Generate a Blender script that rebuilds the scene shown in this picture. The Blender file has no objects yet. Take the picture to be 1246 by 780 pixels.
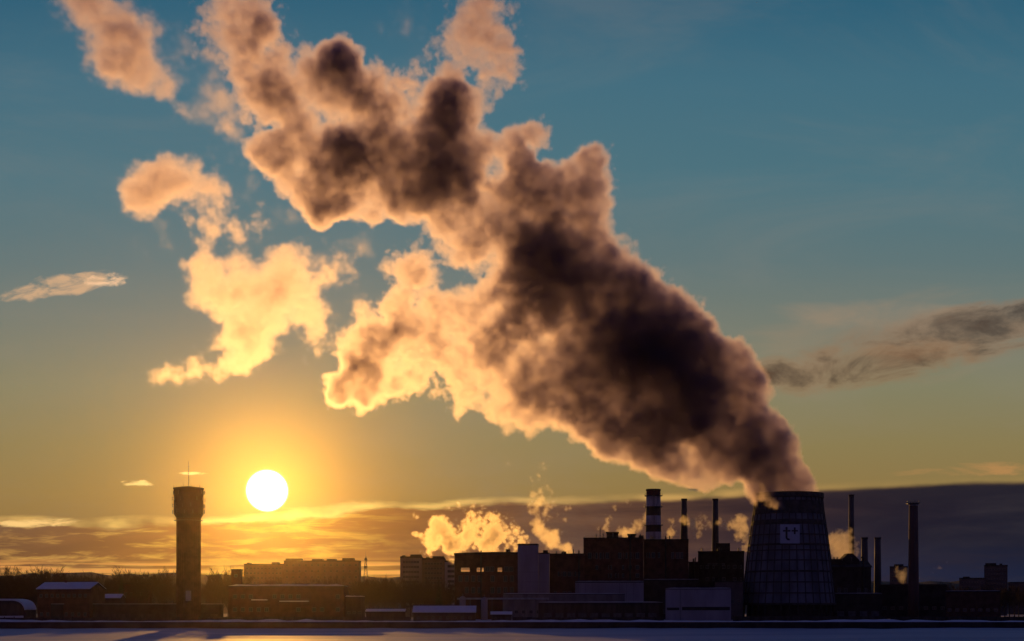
import bpy, bmesh, math, random
from mathutils import Vector, Matrix

random.seed(7)
C = bpy.context.scene.collection
SC = bpy.context.scene

# ------------------------------------------------------------------ camera
F = 1712.0            # focal length in picture units (1246 wide)
HOR = 741.0           # eye level
CH = 8.0              # eye height above the ice
cd = bpy.data.cameras.new('camera')
cd.sensor_width = 36.0
cd.lens = 36.0 * F / 1246.0
cd.shift_y = (HOR - 390.0) / 1246.0
cd.clip_start = 0.5
cd.clip_end = 60000.0
cam = bpy.data.objects.new('camera', cd)
cam.location = (0, 0, CH)
cam.rotation_euler = (math.radians(90), 0, 0)
C.objects.link(cam)
SC.camera = cam

HAZE = 0.000006
SUN_X = (325 - 623) / F
SUN_Z = (HOR - 597) / F
SUN_DIR = Vector((SUN_X, 1.0, SUN_Z)).normalized()
SUN_EL = math.asin(SUN_DIR.z)
SUN_AZ = math.atan2(SUN_DIR.x, SUN_DIR.y)      # from +Y, positive to +X

# ------------------------------------------------------------------ colour management
vs = SC.view_settings
SC.display_settings.display_device = 'sRGB'
vs.view_transform = 'Standard'
vs.look = 'None'
vs.exposure = 0.0
vs.gamma = 1.0
vs.use_curve_mapping = False

cy = SC.cycles
cy.use_denoising = True
cy.volume_bounces = 3
cy.max_bounces = 6
cy.diffuse_bounces = 2
cy.glossy_bounces = 2
cy.transparent_max_bounces = 16
cy.volume_step_rate = 1.8
cy.volume_max_steps = 512
cy.sample_clamp_indirect = 4.0
cy.use_adaptive_sampling = False
cy.adaptive_threshold = 0.02
cy.adaptive_min_samples = 32


def lin(r, g, b):
    f = lambda c: (c / 255 / 12.92) if c / 255 <= 0.04045 else ((c / 255 + 0.055) / 1.055) ** 2.4
    return (f(r), f(g), f(b), 1.0)


class NB:
    """small helper that writes node trees as expressions"""
    def __init__(self, tree, geo=False):
        self.t, self.geo = tree, geo

    def n(self, typ, **kw):
        nd = self.t.nodes.new(typ)
        for k, v in kw.items():
            setattr(nd, k, v)
        return nd

    def put(self, sock, v):
        if hasattr(v, 'is_linked') and hasattr(v, 'node'):
            self.t.links.new(v, sock)
        else:
            sock.default_value = v

    def m(self, op, a, b=None, c=None, clamp=False):
        nd = self.n('ShaderNodeMath', operation=op, use_clamp=clamp)
        self.put(nd.inputs[0], a)
        if b is not None: self.put(nd.inputs[1], b)
        if c is not None: self.put(nd.inputs[2], c)
        return nd.outputs[0]

    def v(self, op, a, b=None):
        nd = self.n('ShaderNodeVectorMath', operation=op)
        self.put(nd.inputs[0], a)
        if b is not None:
            self.put(nd.inputs['Scale'] if op == 'SCALE' else nd.inputs[1], b)
        return nd.outputs['Value'] if op in ('LENGTH', 'DISTANCE', 'DOT_PRODUCT') else nd.outputs[0]

    def mr(self, x, a, b, c=0.0, d=1.0, smooth=True):
        nd = self.n('ShaderNodeMapRange', interpolation_type='SMOOTHSTEP' if smooth else 'LINEAR')
        for i, s in enumerate((x, a, b, c, d)):
            self.put(nd.inputs[i], s)
        return nd.outputs[0]

    def mix(self, f, a, b, blend='MIX'):
        nd = self.n('ShaderNodeMix', data_type='RGBA', blend_type=blend)
        self.put(nd.inputs[0], f); self.put(nd.inputs[6], a); self.put(nd.inputs[7], b)
        return nd.outputs[2]

    def xyz(self, x, y, z):
        nd = self.n('ShaderNodeCombineXYZ')
        for i, s in enumerate((x, y, z)): self.put(nd.inputs[i], s)
        return nd.outputs[0]

    def sep(self, v):
        nd = self.n('ShaderNodeSeparateXYZ'); self.put(nd.inputs[0], v)
        return nd.outputs

    def noise(self, vec, scale, detail=4, rough=0.55, dist=0.0, color=False, lac=2.0):
        nd = self.n('ShaderNodeTexNoise')
        self.put(nd.inputs['Vector'], vec); self.put(nd.inputs['Scale'], scale)
        nd.inputs['Detail'].default_value = detail
        nd.inputs['Roughness'].default_value = rough
        nd.inputs['Lacunarity'].default_value = lac
        nd.inputs['Distortion'].default_value = dist
        return nd.outputs[1] if color else nd.outputs[0]

    def ramp(self, x, stops, interp='LINEAR'):
        nd = self.n('ShaderNodeValToRGB')
        nd.color_ramp.interpolation = interp
        el = nd.color_ramp.elements
        while len(el) > 1: el.remove(el[-1])
        el[0].position, el[0].color = stops[0]
        for p, c in stops[1:]:
            e = el.new(p); e.color = c
        self.put(nd.inputs[0], x)
        return nd.outputs[0]


# ------------------------------------------------------------------ sky
world = bpy.data.worlds.new('World')
SC.world = world
world.use_nodes = True
world.cycles.sampling_method = 'MANUAL'
world.cycles.sample_map_resolution = 512
wt = world.node_tree
wt.nodes.clear()
w = NB(wt)
tc = w.n('ShaderNodeTexCoord').outputs['Generated']
dx, dy, dz = w.sep(tc)
fy = w.m('MAXIMUM', dy, 0.08)
X = w.m('DIVIDE', dx, fy)                         # tangent of the bearing
Z = w.m('DIVIDE', dz, fy)                         # tangent of the height
el = w.m('ARCSINE', dz)                           # height angle, rad
ca = w.v('DOT_PRODUCT', tc, tuple(SUN_DIR))
ang = w.m('ARCCOSINE', w.m('MINIMUM', ca, 0.9999999))   # angle from the sun, rad


def E(y):            # picture height -> ramp position of the elevation tangent
    return (HOR - y) / F / 0.6

zr = w.m('DIVIDE', Z, 0.6, clamp=True)
clear = w.ramp(zr, [
    (0.0, lin(112, 78, 50)), (E(690), lin(124, 92, 54)), (E(600), lin(140, 116, 68)), (E(540), lin(136, 122, 80)),
    (E(470), lin(128, 126, 98)), (E(400), lin(116, 122, 110)), (E(320), lin(94, 116, 118)),
    (E(220), lin(74, 113, 125)), (E(100), lin(64, 108, 126)), (E(0), lin(44, 95, 119)), (0.95, lin(18, 50, 78))])
# dusk side of the sky, behind the viewer
back = w.ramp(w.m('DIVIDE', el, 1.57, clamp=True), [
    (0.0, lin(52, 40, 68)), (0.12, lin(54, 46, 86)), (0.4, lin(42, 48, 102)), (1.0, lin(18, 38, 84))])
fwd = w.mr(dy, 0.1, 0.75)
sky = w.mix(fwd, back, clear)
# physical sky, same sun, low share
nst = w.n('ShaderNodeTexSky', sky_type='NISHITA', sun_disc=False)
nst.sun_elevation = SUN_EL
nst.sun_rotation = SUN_AZ
nst.air_density = 1.0; nst.dust_density = 2.0; nst.ozone_density = 2.0
nsk = w.v('SCALE', nst.outputs[0], 0.05)
sky = w.mix(1.0, sky, w.v('SCALE', nsk, 0.02), 'ADD')

# aureole of the low sun
def glow(width, col):
    g = w.m('POWER', 2.718, w.m('MULTIPLY', w.m('DIVIDE', ang, width), -1.0))
    return g, col
for width, col, amt in ((0.15, lin(255, 150, 40), 0.015), (0.024, lin(255, 165, 40), 0.5)):
    g, _ = glow(width, col)
    sky = w.mix(1.0, sky, w.v('SCALE', tuple(c * amt for c in col[:3]), g), 'ADD')

# ---- far clouds in the sky: a low bank with a lit upper edge, streaks and wisps
pX = w.m('MULTIPLY_ADD', X, F, 623.0)             # bearing and height in handy units
pY = w.m('MULTIPLY_ADD', Z, -F, HOR)
cvec = w.xyz(pX, pY, 0.0)
near = w.m('POWER', 2.718, w.m('MULTIPLY', ang, -1 / 0.11))    # nearness to the sun

bank_top = w.ramp(w.m('DIVIDE', pX, 1246.0, clamp=True), [
    (0.0, (.632,) * 3 + (1,)), (0.10, (.640,) * 3 + (1,)), (0.19, (.636,) * 3 + (1,)), (0.27, (.629,) * 3 + (1,)), (0.33, (.622,) * 3 + (1,)), (0.40, (.614,) * 3 + (1,)),
    (0.52, (.611,) * 3 + (1,)), (0.66, (.608,) * 3 + (1,)), (0.80, (.593,) * 3 + (1,)), (0.92, (.588,) * 3 + (1,)), (1.0, (.584,) * 3 + (1,))], 'B_SPLINE')
bank_top = w.m('MULTIPLY', w.sep(bank_top)[0], 1000.0)
edge_n = w.noise(w.v('MULTIPLY', cvec, (0.010, 0.045, 1)), 1.0, 4, 0.55)
depth = w.m('ADD', w.m('SUBTRACT', pY, bank_top), w.m('MULTIPLY', w.m('MULTIPLY_ADD', edge_n, 26.0, -13.0), w.mr(pX, 500.0, 900.0, 1.0, 0.22)))   # >0 inside the bank
leftness = w.mr(pX, 540.0, 330.0)
bank = w.mr(depth, -2.0, 5.0)
# the bank breaks up to the left: long lit streaks
st = w.noise(w.v('MULTIPLY', cvec, (0.0085, 0.055, 1)), 1.0, 5, 0.6, 0.6)
st2 = w.noise(w.v('MULTIPLY', w.v('ADD', cvec, (400.0, 90.0, 0)), (0.016, 0.12, 1)), 1.0, 4, 0.6, 0.4)
streak = w.mr(w.m('ADD', w.m('MULTIPLY', st, 0.62), w.m('MULTIPLY', st2, 0.38)), 0.47, 0.62)
streak = w.m('MULTIPLY', streak, leftness)
bank_col = w.ramp(w.m('DIVIDE', w.m('SUBTRACT', pY, 580.0), 170.0, clamp=True), [
    (0.0, lin(32, 33, 44)), (0.22, lin(17, 23, 40)), (0.45, lin(17, 25, 44)), (0.7, lin(22, 33, 58)), (1.0, lin(14, 24, 48))])
bank_warm = w.ramp(w.m('DIVIDE', w.m('SUBTRACT', pY, 580.0), 170.0, clamp=True), [
    (0.0, lin(80, 62, 58)), (0.5, lin(66, 52, 52)), (0.72, lin(92, 62, 42)), (1.0, lin(120, 72, 36))])
bank_col = w.mix(w.mr(pX, 1000.0, 420.0), bank_col, bank_warm)
bk = w.noise(w.v('MULTIPLY', cvec, (0.005, 0.035, 1)), 1.0, 5, 0.6, 0.4)
bank_col = w.mix(w.mr(bk, 0.40, 0.68, 0.0, 0.5), bank_col, w.mix(w.mr(pX, 1150.0, 600.0), lin(36, 35, 48), lin(112, 80, 62)))
bank_col = w.mix(w.m('MULTIPLY', near, 0.7, clamp=True), bank_col, lin(205, 125, 30))
streak_col = w.mix(w.m('MULTIPLY', near, 1.5, clamp=True), lin(196, 138, 84), lin(255, 205, 80))
bank_col = w.mix(w.m('MULTIPLY', streak, 0.8), bank_col, streak_col)
# low gap with a lit stripe near the skyline
gap = w.m('MULTIPLY', w.mr(pY, 676.0, 690.0), w.mr(pX, 800.0, 470.0))
bank_col = w.mix(w.m('MULTIPLY', gap, w.mr(w.noise(w.v('MULTIPLY', cvec, (0.004, 0.16, 1)), 1.0, 2), 0.42, 0.56)), bank_col, w.mix(near, lin(216, 140, 78), lin(255, 190, 80)))
bank_a = w.m('MULTIPLY', bank, w.m('SUBTRACT', 1.0, w.m('MULTIPLY', leftness, 0.18)))
sky = w.mix(bank_a, sky, bank_col)
rim_n = w.noise(w.v('MULTIPLY', cvec, (0.012, 0.02, 1)), 1.0, 3)
rim = w.m('MULTIPLY', w.mr(depth, -9.0, -0.5), w.mr(depth, 7.0, 0.5))
rim = w.m('MULTIPLY', rim, w.m('MULTIPLY', w.mr(rim_n, 0.3, 0.65), w.m('MULTIPLY', w.mr(pX, 1060.0, 820.0, 0.25, 1.0), w.m('MULTIPLY_ADD', near, 1.0, 0.42))))
sky = w.mix(w.m('MINIMUM', rim, 1.0), sky, w.mix(near, lin(232, 176, 100), lin(255, 226, 120)))

# streak clouds: (centre x, y, half length, half height, slope, light colour, dark colour, strength)
def wisp(cx, cyy, lx, ly, slope, lite, dark, amt, sx=0.011, sy=0.05, seed=0.0, thr=0.45, soft=0.26):
    global sky
    px_ = w.m('SUBTRACT', pX, cx)
    py_ = w.m('SUBTRACT', w.m('SUBTRACT', pY, cyy), w.m('MULTIPLY', px_, slope))
    ex = w.m('POWER', w.m('ABSOLUTE', w.m('DIVIDE', px_, lx)), 2.0)
    ey = w.m('POWER', w.m('ABSOLUTE', w.m('DIVIDE', py_, ly)), 2.0)
    env = w.mr(w.m('ADD', ex, ey), 1.0, 0.0)
    nz = w.noise(w.v('MULTIPLY', w.xyz(w.m('ADD', pX, seed), py_, seed), (sx, sy, 1)), 1.0, 6, 0.62, 0.5)
    a = w.mr(w.m('ADD', nz, w.m('MULTIPLY_ADD', env, 0.42, -0.30)), thr, thr + soft)
    a = w.m('MULTIPLY', w.m('MULTIPLY', a, amt), w.mr(env, 0.0, 0.25))
    col = lite if dark is None else w.mix(w.mr(a, 0.25 * amt, 0.85 * amt), lite, dark)
    sky = w.mix(a, sky, col)

veil = w.noise(w.v('MULTIPLY', cvec, (0.0022, 0.006, 1)), 1.0, 6, 0.62, 0.8)
sky = w.mix(w.mr(veil, 0.42, 0.75, 0.0, 0.16), sky, lin(150, 138, 126))
wisp(1080, 420, 260, 84, -0.14, lin(152, 132, 108), None, 0.5, seed=185.0, sx=0.006, sy=0.018, thr=0.34, soft=0.45)
wisp(1040, 446, 230, 40, -0.12, lin(150, 108, 72), lin(84, 62, 48), 0.95, seed=37.0, sx=0.011, sy=0.022, thr=0.30, soft=0.55)
wisp(1190, 404, 240, 46, -0.13, lin(150, 108, 76), lin(74, 58, 50), 0.95, seed=57.0, sx=0.008, sy=0.022, thr=0.30, soft=0.55)
wisp(1070, 385, 190, 30, 0.02, lin(158, 136, 112), None, 0.5, seed=85.0, sx=0.008, sy=0.026, thr=0.34, soft=0.45)
wisp(1180, 572, 150, 14, -0.05, lin(196, 140, 84), None, 0.6, seed=91.0)
wisp(75, 348, 105, 22, -0.17, lin(214, 172, 132), None, 0.85, seed=21.0, sx=0.02, sy=0.06)
wisp(130, 341, 44, 15, -0.03, lin(246, 200, 156), None, 0.95, seed=29.0, sx=0.03, sy=0.07)
wisp(50, 636, 85, 9, -0.02, lin(255, 208, 130), None, 0.9, seed=61.0, sx=0.02, sy=0.1)
wisp(164, 588, 34, 7, 0.02, lin(255, 214, 130), None, 1.0, seed=73.0, sx=0.03, sy=0.12)
wisp(235, 576, 30, 3.2, 0.0, lin(255, 224, 140), None, 1.0, seed=77.0, sx=0.02, sy=0.12, thr=0.38)

# the sun itself, blown out
disc = w.mr(ang, 0.0154, 0.0088)
sky = w.mix(1.0, sky, w.v('SCALE', (14.0, 12.6, 9.6), disc), 'ADD')
below = w.mr(dz, -0.02, 0.0)
bg = w.n('ShaderNodeBackground')
w.put(bg.inputs[0], w.mix(below, (0.01, 0.012, 0.02, 1), sky))
bg.inputs[1].default_value = 1.0
wo = w.n('ShaderNodeOutputWorld')
wt.links.new(bg.outputs[0], wo.inputs[0])

# ------------------------------------------------------------------ sun lamp
sl = bpy.data.lights.new('sun', 'SUN')
sl.energy = 2.0
sl.angle = math.radians(0.5)
sl.color = (1.0, 0.47, 0.08)
so = bpy.data.objects.new('sun', sl)
so.rotation_euler = SUN_DIR.to_track_quat('Z', 'Y').to_euler()
so.location = SUN_DIR * 3000
C.objects.link(so)


def P(x, y, D):
    """point seen at picture place x, y (1246 x 780) at D metres depth"""
    return Vector(((x - 623.0) / F * D, D, CH + (HOR - y) / F * D))


def tag(o, label=None, cat=None, group=None, kind=None):
    if label: o['label'] = label
    if cat: o['category'] = cat
    if group: o['group'] = group
    if kind: o['kind'] = kind
    return o

# ------------------------------------------------------------------ materials
def mat(name, col, rough=0.8, spec=0.3, noise_amt=0.25, scale=0.35, bump=0.0, metal=0.0, col2=None, stretch=(1, 1, 1), detail=5):
    m = bpy.data.materials.new(name)
    m.use_nodes = True
    t = m.node_tree
    t.nodes.clear()
    b = NB(t)
    p = b.n('ShaderNodeBsdfPrincipled')
    o = b.n('ShaderNodeOutputMaterial')
    t.links.new(p.outputs[0], o.inputs[0])
    v = b.v('MULTIPLY', b.n('ShaderNodeTexCoord').outputs['Object'], stretch)
    nz = b.noise(v, scale, detail, 0.6)
    c2 = col2 if col2 else tuple(c * (1 - noise_amt * 1.6) for c in col[:3])
    b.put(p.inputs['Base Color'], b.mix(b.mr(nz, 0.32, 0.68), tuple(c2[:3]) + (1,), tuple(col[:3]) + (1,)))
    b.put(p.inputs['Roughness'], b.mr(nz, 0.2, 0.8, min(1, rough + 0.1), max(0.05, rough - 0.1)))
    p.inputs['Specular IOR Level'].default_value = spec
    p.inputs['Metallic'].default_value = metal
    if bump:
        bp = b.n('ShaderNodeBump')
        bp.inputs['Strength'].default_value = bump
        bp.inputs['Distance'].default_value = 0.3
        b.put(bp.inputs['Height'], b.noise(v, scale * 4, 5, 0.6))
        t.links.new(bp.outputs[0], p.inputs['Normal'])
    return m


M = {
    'brick': mat('dark_brick', (0.10, 0.048, 0.038), 0.9, 0.15, 0.3, 0.3, 0.2),
    'soot': mat('sooty_concrete', (0.055, 0.047, 0.045), 0.9, 0.1, 0.3, 0.2, 0.2),
    'concrete': mat('grey_concrete', (0.20, 0.18, 0.18), 0.9, 0.15, 0.25, 0.25, 0.2, stretch=(1, 1, 0.3)),
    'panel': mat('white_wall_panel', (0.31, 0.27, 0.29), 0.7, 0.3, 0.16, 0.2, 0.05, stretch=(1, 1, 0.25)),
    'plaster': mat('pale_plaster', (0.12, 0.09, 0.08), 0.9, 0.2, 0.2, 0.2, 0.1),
    'metal': mat('dark_metal', (0.10, 0.10, 0.11), 0.5, 0.4, 0.3, 0.5, 0.0, 0.4),
    'steel': mat('galvanised_steel', (0.34, 0.35, 0.37), 0.45, 0.4, 0.2, 0.6, 0.0, 0.6),
    'snow': mat('snow', (0.58, 0.60, 0.66), 0.75, 0.3, 0.06, 0.4, 0.25),
    'roofing': mat('tar_roofing', (0.05, 0.047, 0.047), 0.9, 0.2, 0.3, 0.3, 0.1),
    'glass': mat('window_glass', (0.04, 0.045, 0.05), 0.12, 0.6, 0.1, 0.5),
    'frame': mat('window_frame', (0.16, 0.15, 0.15), 0.6, 0.3, 0.1, 0.5),
    'bark': mat('bark', (0.075, 0.055, 0.045), 0.95, 0.1, 0.3, 1.2),
    'twig': mat('twigs', (0.070, 0.050, 0.042), 0.95, 0.1, 0.2, 0.8),
    'needle': mat('spruce_needles', (0.045, 0.06, 0.04), 0.9, 0.1, 0.3, 0.6),
    'panelgrey': mat('tower_cladding', (0.17, 0.17, 0.20), 0.8, 0.2, 0.3, 0.16, 0.15, stretch=(1, 1, 0.35)),
    'rib': mat('tower_framework', (0.07, 0.06, 0.06), 0.85, 0.2, 0.3, 0.5),
    'sign': mat('sign_white', (0.40, 0.39, 0.44), 0.6, 0.3, 0.05, 0.3),
    'ink': mat('sign_black', (0.02, 0.02, 0.022), 0.6, 0.3, 0.05, 0.3),
    'timber': mat('weathered_boards', (0.07, 0.055, 0.05), 0.9, 0.15, 0.3, 0.5, 0.2, stretch=(1, 1, 0.2)),
}


def banded(name, stops, cols):
    """paint bands on a chimney by height (object z)"""
    m = mat(name, (0.3, 0.3, 0.3))
    t = m.node_tree
    b = NB(t)
    z = b.sep(b.n('ShaderNodeTexCoord').outputs['Object'])[2]
    p = [n for n in t.nodes if n.type == 'BSDF_PRINCIPLED'][0]
    hi = stops[-1] * 1.0001
    r = b.ramp(b.m('DIVIDE', z, hi, clamp=True), [(0.0, cols[0] + (1,))] + [(s / hi, c + (1,)) for s, c in zip(stops[:-1], cols[1:])], 'CONSTANT')
    nz = b.noise(b.v('MULTIPLY', b.n('ShaderNodeTexCoord').outputs['Object'], (1, 1, 0.15)), 0.5, 5, 0.6)
    b.put(p.inputs['Base Color'], b.mix(b.mr(nz, 0.35, 0.75, 0.0, 0.6), r, (0.06, 0.05, 0.05, 1)))
    return m


# ------------------------------------------------------------------ mesh helpers
def box(bm, x0, x1, y0, y1, z0, z1, mi=0):
    vs_ = [bm.verts.new(c) for c in ((x0, y0, z0), (x1, y0, z0), (x1, y1, z0), (x0, y1, z0), (x0, y0, z1), (x1, y0, z1), (x1, y1, z1), (x0, y1, z1))]
    for f in ((0, 3, 2, 1), (4, 5, 6, 7), (0, 1, 5, 4), (1, 2, 6, 5), (2, 3, 7, 6), (3, 0, 4, 7)):
        bm.faces.new([vs_[i] for i in f]).material_index = mi


def tube(bm, pts, rad, seg=8, mi=0, caps=True, smooth=True):
    """a tapered tube along points"""
    rings = []
    n = len(pts)
    for i, p in enumerate(pts):
        p = Vector(p)
        d = (Vector(pts[min(i + 1, n - 1)]) - Vector(pts[max(i - 1, 0)])).normalized()
        a = d.orthogonal().normalized() if abs(d.z) < 0.999 else Vector((1, 0, 0))
        b = d.cross(a)
        rings.append([bm.verts.new(p + (a * math.cos(t) + b * math.sin(t)) * rad[i]) for t in [2 * math.pi * k / seg for k in range(seg)]])
    for r0, r1 in zip(rings, rings[1:]):
        for k in range(seg):
            f = bm.faces.new((r0[k], r0[(k + 1) % seg], r1[(k + 1) % seg], r1[k]))
            f.material_index = mi; f.smooth = smooth
    if caps:
        bm.faces.new(rings[0][::-1]).material_index = mi
        bm.faces.new(rings[-1]).material_index = mi


def lathe(bm, prof, seg=32, mi=0, smooth=True, cap=True):
    """(radius, z) profile turned about z"""
    rings = [[bm.verts.new((r * math.cos(2 * math.pi * k / seg), r * math.sin(2 * math.pi * k / seg), z)) for k in range(seg)] for r, z in prof]
    for r0, r1 in zip(rings, rings[1:]):
        for k in range(seg):
            f = bm.faces.new((r0[k], r0[(k + 1) % seg], r1[(k + 1) % seg], r1[k]))
            f.material_index = mi; f.smooth = smooth
    if cap:
        bm.faces.new(rings[0][::-1]).material_index = mi
        bm.faces.new(rings[-1]).material_index = mi


def prism(bm, poly, y0, y1, mi=0):
    """x-z outline extruded in y"""
    a = [bm.verts.new((x, y0, z)) for x, z in poly]
    b = [bm.verts.new((x, y1, z)) for x, z in poly]
    bm.faces.new(a).material_index = mi
    bm.faces.new(b[::-1]).material_index = mi
    n = len(poly)
    for i in range(n):
        bm.faces.new((a[i], b[i], b[(i + 1) % n], a[(i + 1) % n])).material_index = mi


def obj(name, bm, mats, parent=None, loc=None):
    bmesh.ops.recalc_face_normals(bm, faces=bm.faces)
    me = bpy.data.meshes.new(name)
    bm.to_mesh(me)
    bm.free()
    for m_ in (mats if isinstance(mats, (list, tuple)) else [mats]):
        me.materials.append(M[m_] if isinstance(m_, str) else m_)
    o = bpy.data.objects.new(name, me)
    C.objects.link(o)
    if parent is not None: o.parent = parent
    if loc is not None: o.location = loc
    return o


def copy_of(src, parent=None, loc=None):
    o = src.copy()
    C.objects.link(o)
    o.parent = parent
    if loc is not None: o.location = loc
    return o


def empty(name, loc, rz=0.0, label=None, cat=None, group=None):
    o = bpy.data.objects.new(name, None)
    o.location = loc
    o.rotation_euler = (0, 0, rz)
    o.empty_display_size = 1.0
    C.objects.link(o)
    return tag(o, label, cat, group)


NEW = bmesh.new
GZ = 2.7                                   # top of the bank


def gx(px, D): return (px - 623.0) / F * D
def gz(py, D): return CH + (HOR - py) / F * D


# ------------------------------------------------------------------ the setting
def grid_mesh(name, xs, ys, zf, m_):
    bm = NEW()
    rows = [[bm.verts.new((x, y, zf(x, y))) for x in xs] for y in ys]
    for r0, r1 in zip(rows, rows[1:]):
        for i in range(len(xs) - 1):
            bm.faces.new((r0[i], r0[i + 1], r1[i + 1], r1[i])).smooth = True
    return obj(name, bm, m_)


def ice_mat():
    m = mat('wind_packed_snow_on_ice', (0.32, 0.38, 0.50), 0.7, 0.15, 0.10, 0.02, stretch=(0.35, 1, 1), col2=(0.20, 0.26, 0.38))
    t = m.node_tree
    b = NB(t)
    p = [n for n in t.nodes if n.type == 'BSDF_PRINCIPLED'][0]
    co = b.n('ShaderNodeTexCoord').outputs['Object']
    h = b.m('ADD', b.noise(b.v('MULTIPLY', co, (0.03, 0.09, 1)), 1.0, 5, 0.6), b.m('MULTIPLY', b.noise(b.v('MULTIPLY', co, (0.25, 0.6, 1)), 1.0, 3, 0.5), 0.35))
    bp = b.n('ShaderNodeBump')
    bp.inputs['Strength'].default_value = 0.55
    bp.inputs['Distance'].default_value = 1.2
    b.put(bp.inputs['Height'], h)
    t.links.new(bp.outputs[0], p.inputs['Normal'])
    return m

ICE_Y = 570.0
from mathutils import noise as mn
def drift(x, y):
    if abs(x) > 330 or y < 290: return 0.0
    k = min(1.0, (330 - abs(x)) / 40, (y - 290) / 30)
    q = Vector((x * 0.012, y * 0.035, 3.3))
    h = mn.noise(q) * 0.22 + mn.noise(q * 3.1) * 0.12 + mn.noise(q * 9.0) * 0.05
    if y > 560: h += (y - 560) / 14 * (0.25 + 0.35 * mn.noise(Vector((x * 0.09, 1.7, 0))))
    return max(-0.3, h) * k
gxs = [-1490, -1000, -600, -400] + [-340 + 2.5 * i for i in range(273)] + [400, 600, 1000, 1490]
ice = grid_mesh('frozen_pond', gxs, [-50, 100, 200, 280] + [290 + 2.4 * i for i in range(117)] + [572], drift, ice_mat())
tag(ice, kind='structure')
rb = random.Random(3)
bank_xs = [-900 + 4 * i for i in range(451)]
bump = {x: rb.uniform(0, 0.9) * (0.5 + 0.5 * math.sin(x * 0.05)) + rb.uniform(0, 0.25) for x in bank_xs}
bank_ys = [ICE_Y + 1.6, ICE_Y + 2.6, ICE_Y + 5, ICE_Y + 9, ICE_Y + 14, ICE_Y + 22]
def berm(x, y):
    k = {0: 0.0, 1: 0.7, 2: 1.0, 3: 0.7, 4: 0.25, 5: 0.0}[min(range(6), key=lambda i: abs(bank_ys[i] - y))]
    return GZ + 0.02 + k * (0.25 + bump.get(x, 0))
tag(grid_mesh('snow_bank', bank_xs, bank_ys, berm, 'snow'), kind='structure')
bm = NEW(); box(bm, -1490, 1490, ICE_Y, ICE_Y + 1.6, -1.0, GZ - 0.02)
tag(obj('embankment', bm, 'soot'), kind='structure')
tag(grid_mesh('ground', [-1490, -1000, -700, -300, 0, 300, 700, 1000, 1490], [ICE_Y + 1.6, 700, 1000, 1600, 2340],
    lambda x, y: GZ, mat('trodden_snow', (0.40, 0.40, 0.43), 0.9, 0.2, 0.3, 0.05, 0.2, col2=(0.16, 0.14, 0.13))), kind='structure')
def hill(name, D, tops, depth, m_):
    xs = [gx(-260 + 12 * i, D) for i in range(int(1780 / 12))]
    def top(x):
        px = x / D * F + 623
        t = tops[0][1]
        for (a, ya), (b_, yb) in zip(tops, tops[1:]):
            if a <= px <= b_:
                u = (px - a) / (b_ - a); u = u * u * (3 - 2 * u)
                t = ya + (yb - ya) * u
        if px > tops[-1][0]: t = tops[-1][1]
        return gz(t + 0.7 * math.sin(px * 0.11) + 0.5 * math.sin(px * 0.37 + 1) + rb.uniform(-0.5, 0.5), D)
    hs = [top(x) for x in xs]
    ys = [D - depth, D - depth * 0.6, D - depth * 0.25, D, D + depth * 0.5, D + depth]
    ks = [0, 0.35, 0.75, 1.0, 0.7, 0.0]
    bm = NEW()
    rows = [[bm.verts.new((x, y, GZ - 0.5 + (h - GZ) * k)) for x, h in zip(xs, hs)] for y, k in zip(ys, ks)]
    for r0, r1 in zip(rows, rows[1:]):
        for i in range(len(xs) - 1): bm.faces.new((r0[i], r0[i + 1], r1[i + 1], r1[i])).smooth = True
    tag(obj(name, bm, m_), kind='structure')
wood = mat('wooded_hillside', (0.10, 0.085, 0.075), 0.95, 0.1, 0.3, 0.006, col2=(0.05, 0.042, 0.04))
hill('hills', 1900, [(-260, 702), (0, 700), (90, 696), (150, 699), (210, 697), (300, 700), (450, 702), (700, 703), (1000, 706), (1120, 708), (1180, 706), (1246, 708), (1500, 706)], 320, wood)


# ------------------------------------------------------------------ windows, roofs, buildings
WIN = {}
def window_mesh(w_, h_):
    k = (round(w_, 2), round(h_, 2))
    if k not in WIN:
        bm = NEW()
        t = min(0.14, w_ * 0.09)
        box(bm, -w_ / 2, w_ / 2, 0.02, 0.05, 0, h_, 1)
        for (a, b_, c, d) in ((-w_ / 2, w_ / 2, 0, t), (-w_ / 2, w_ / 2, h_ - t, h_), (-w_ / 2, -w_ / 2 + t, t + 0.003, h_ - t - 0.003), (w_ / 2 - t, w_ / 2, t + 0.003, h_ - t - 0.003), (-t / 3, t / 3, t + 0.003, h_ - t - 0.003)):
            box(bm, a + 0.001, b_ - 0.001, -0.06, 0.017, c, d, 0)
        bmesh.ops.recalc_face_normals(bm, faces=bm.faces)
        me = bpy.data.meshes.new('window')
        bm.to_mesh(me); bm.free()
        me.materials.append(M['frame']); me.materials.append(M['glass'])
        WIN[k] = me
    return WIN[k]

def window(parent, x, z, w_, h_, y=-0.06):
    o = bpy.data.objects.new('window', window_mesh(w_, h_))
    C.objects.link(o)
    o.parent = parent
    o.location = (x, y, z)
    return o

def windows(parent, x0, x1, nx, z0, z1, nz, w_, h_, skip=0.0, rnd=random.Random(1)):
    for i in range(nx):
        for j in range(nz):
            if rnd.random() < skip: continue
            window(parent, x0 + (x1 - x0) * (i / (nx - 1) if nx > 1 else 0.5), z0 + (z1 - z0) * (j / (nz - 1) if nz > 1 else 0.5), w_, h_)


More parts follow.
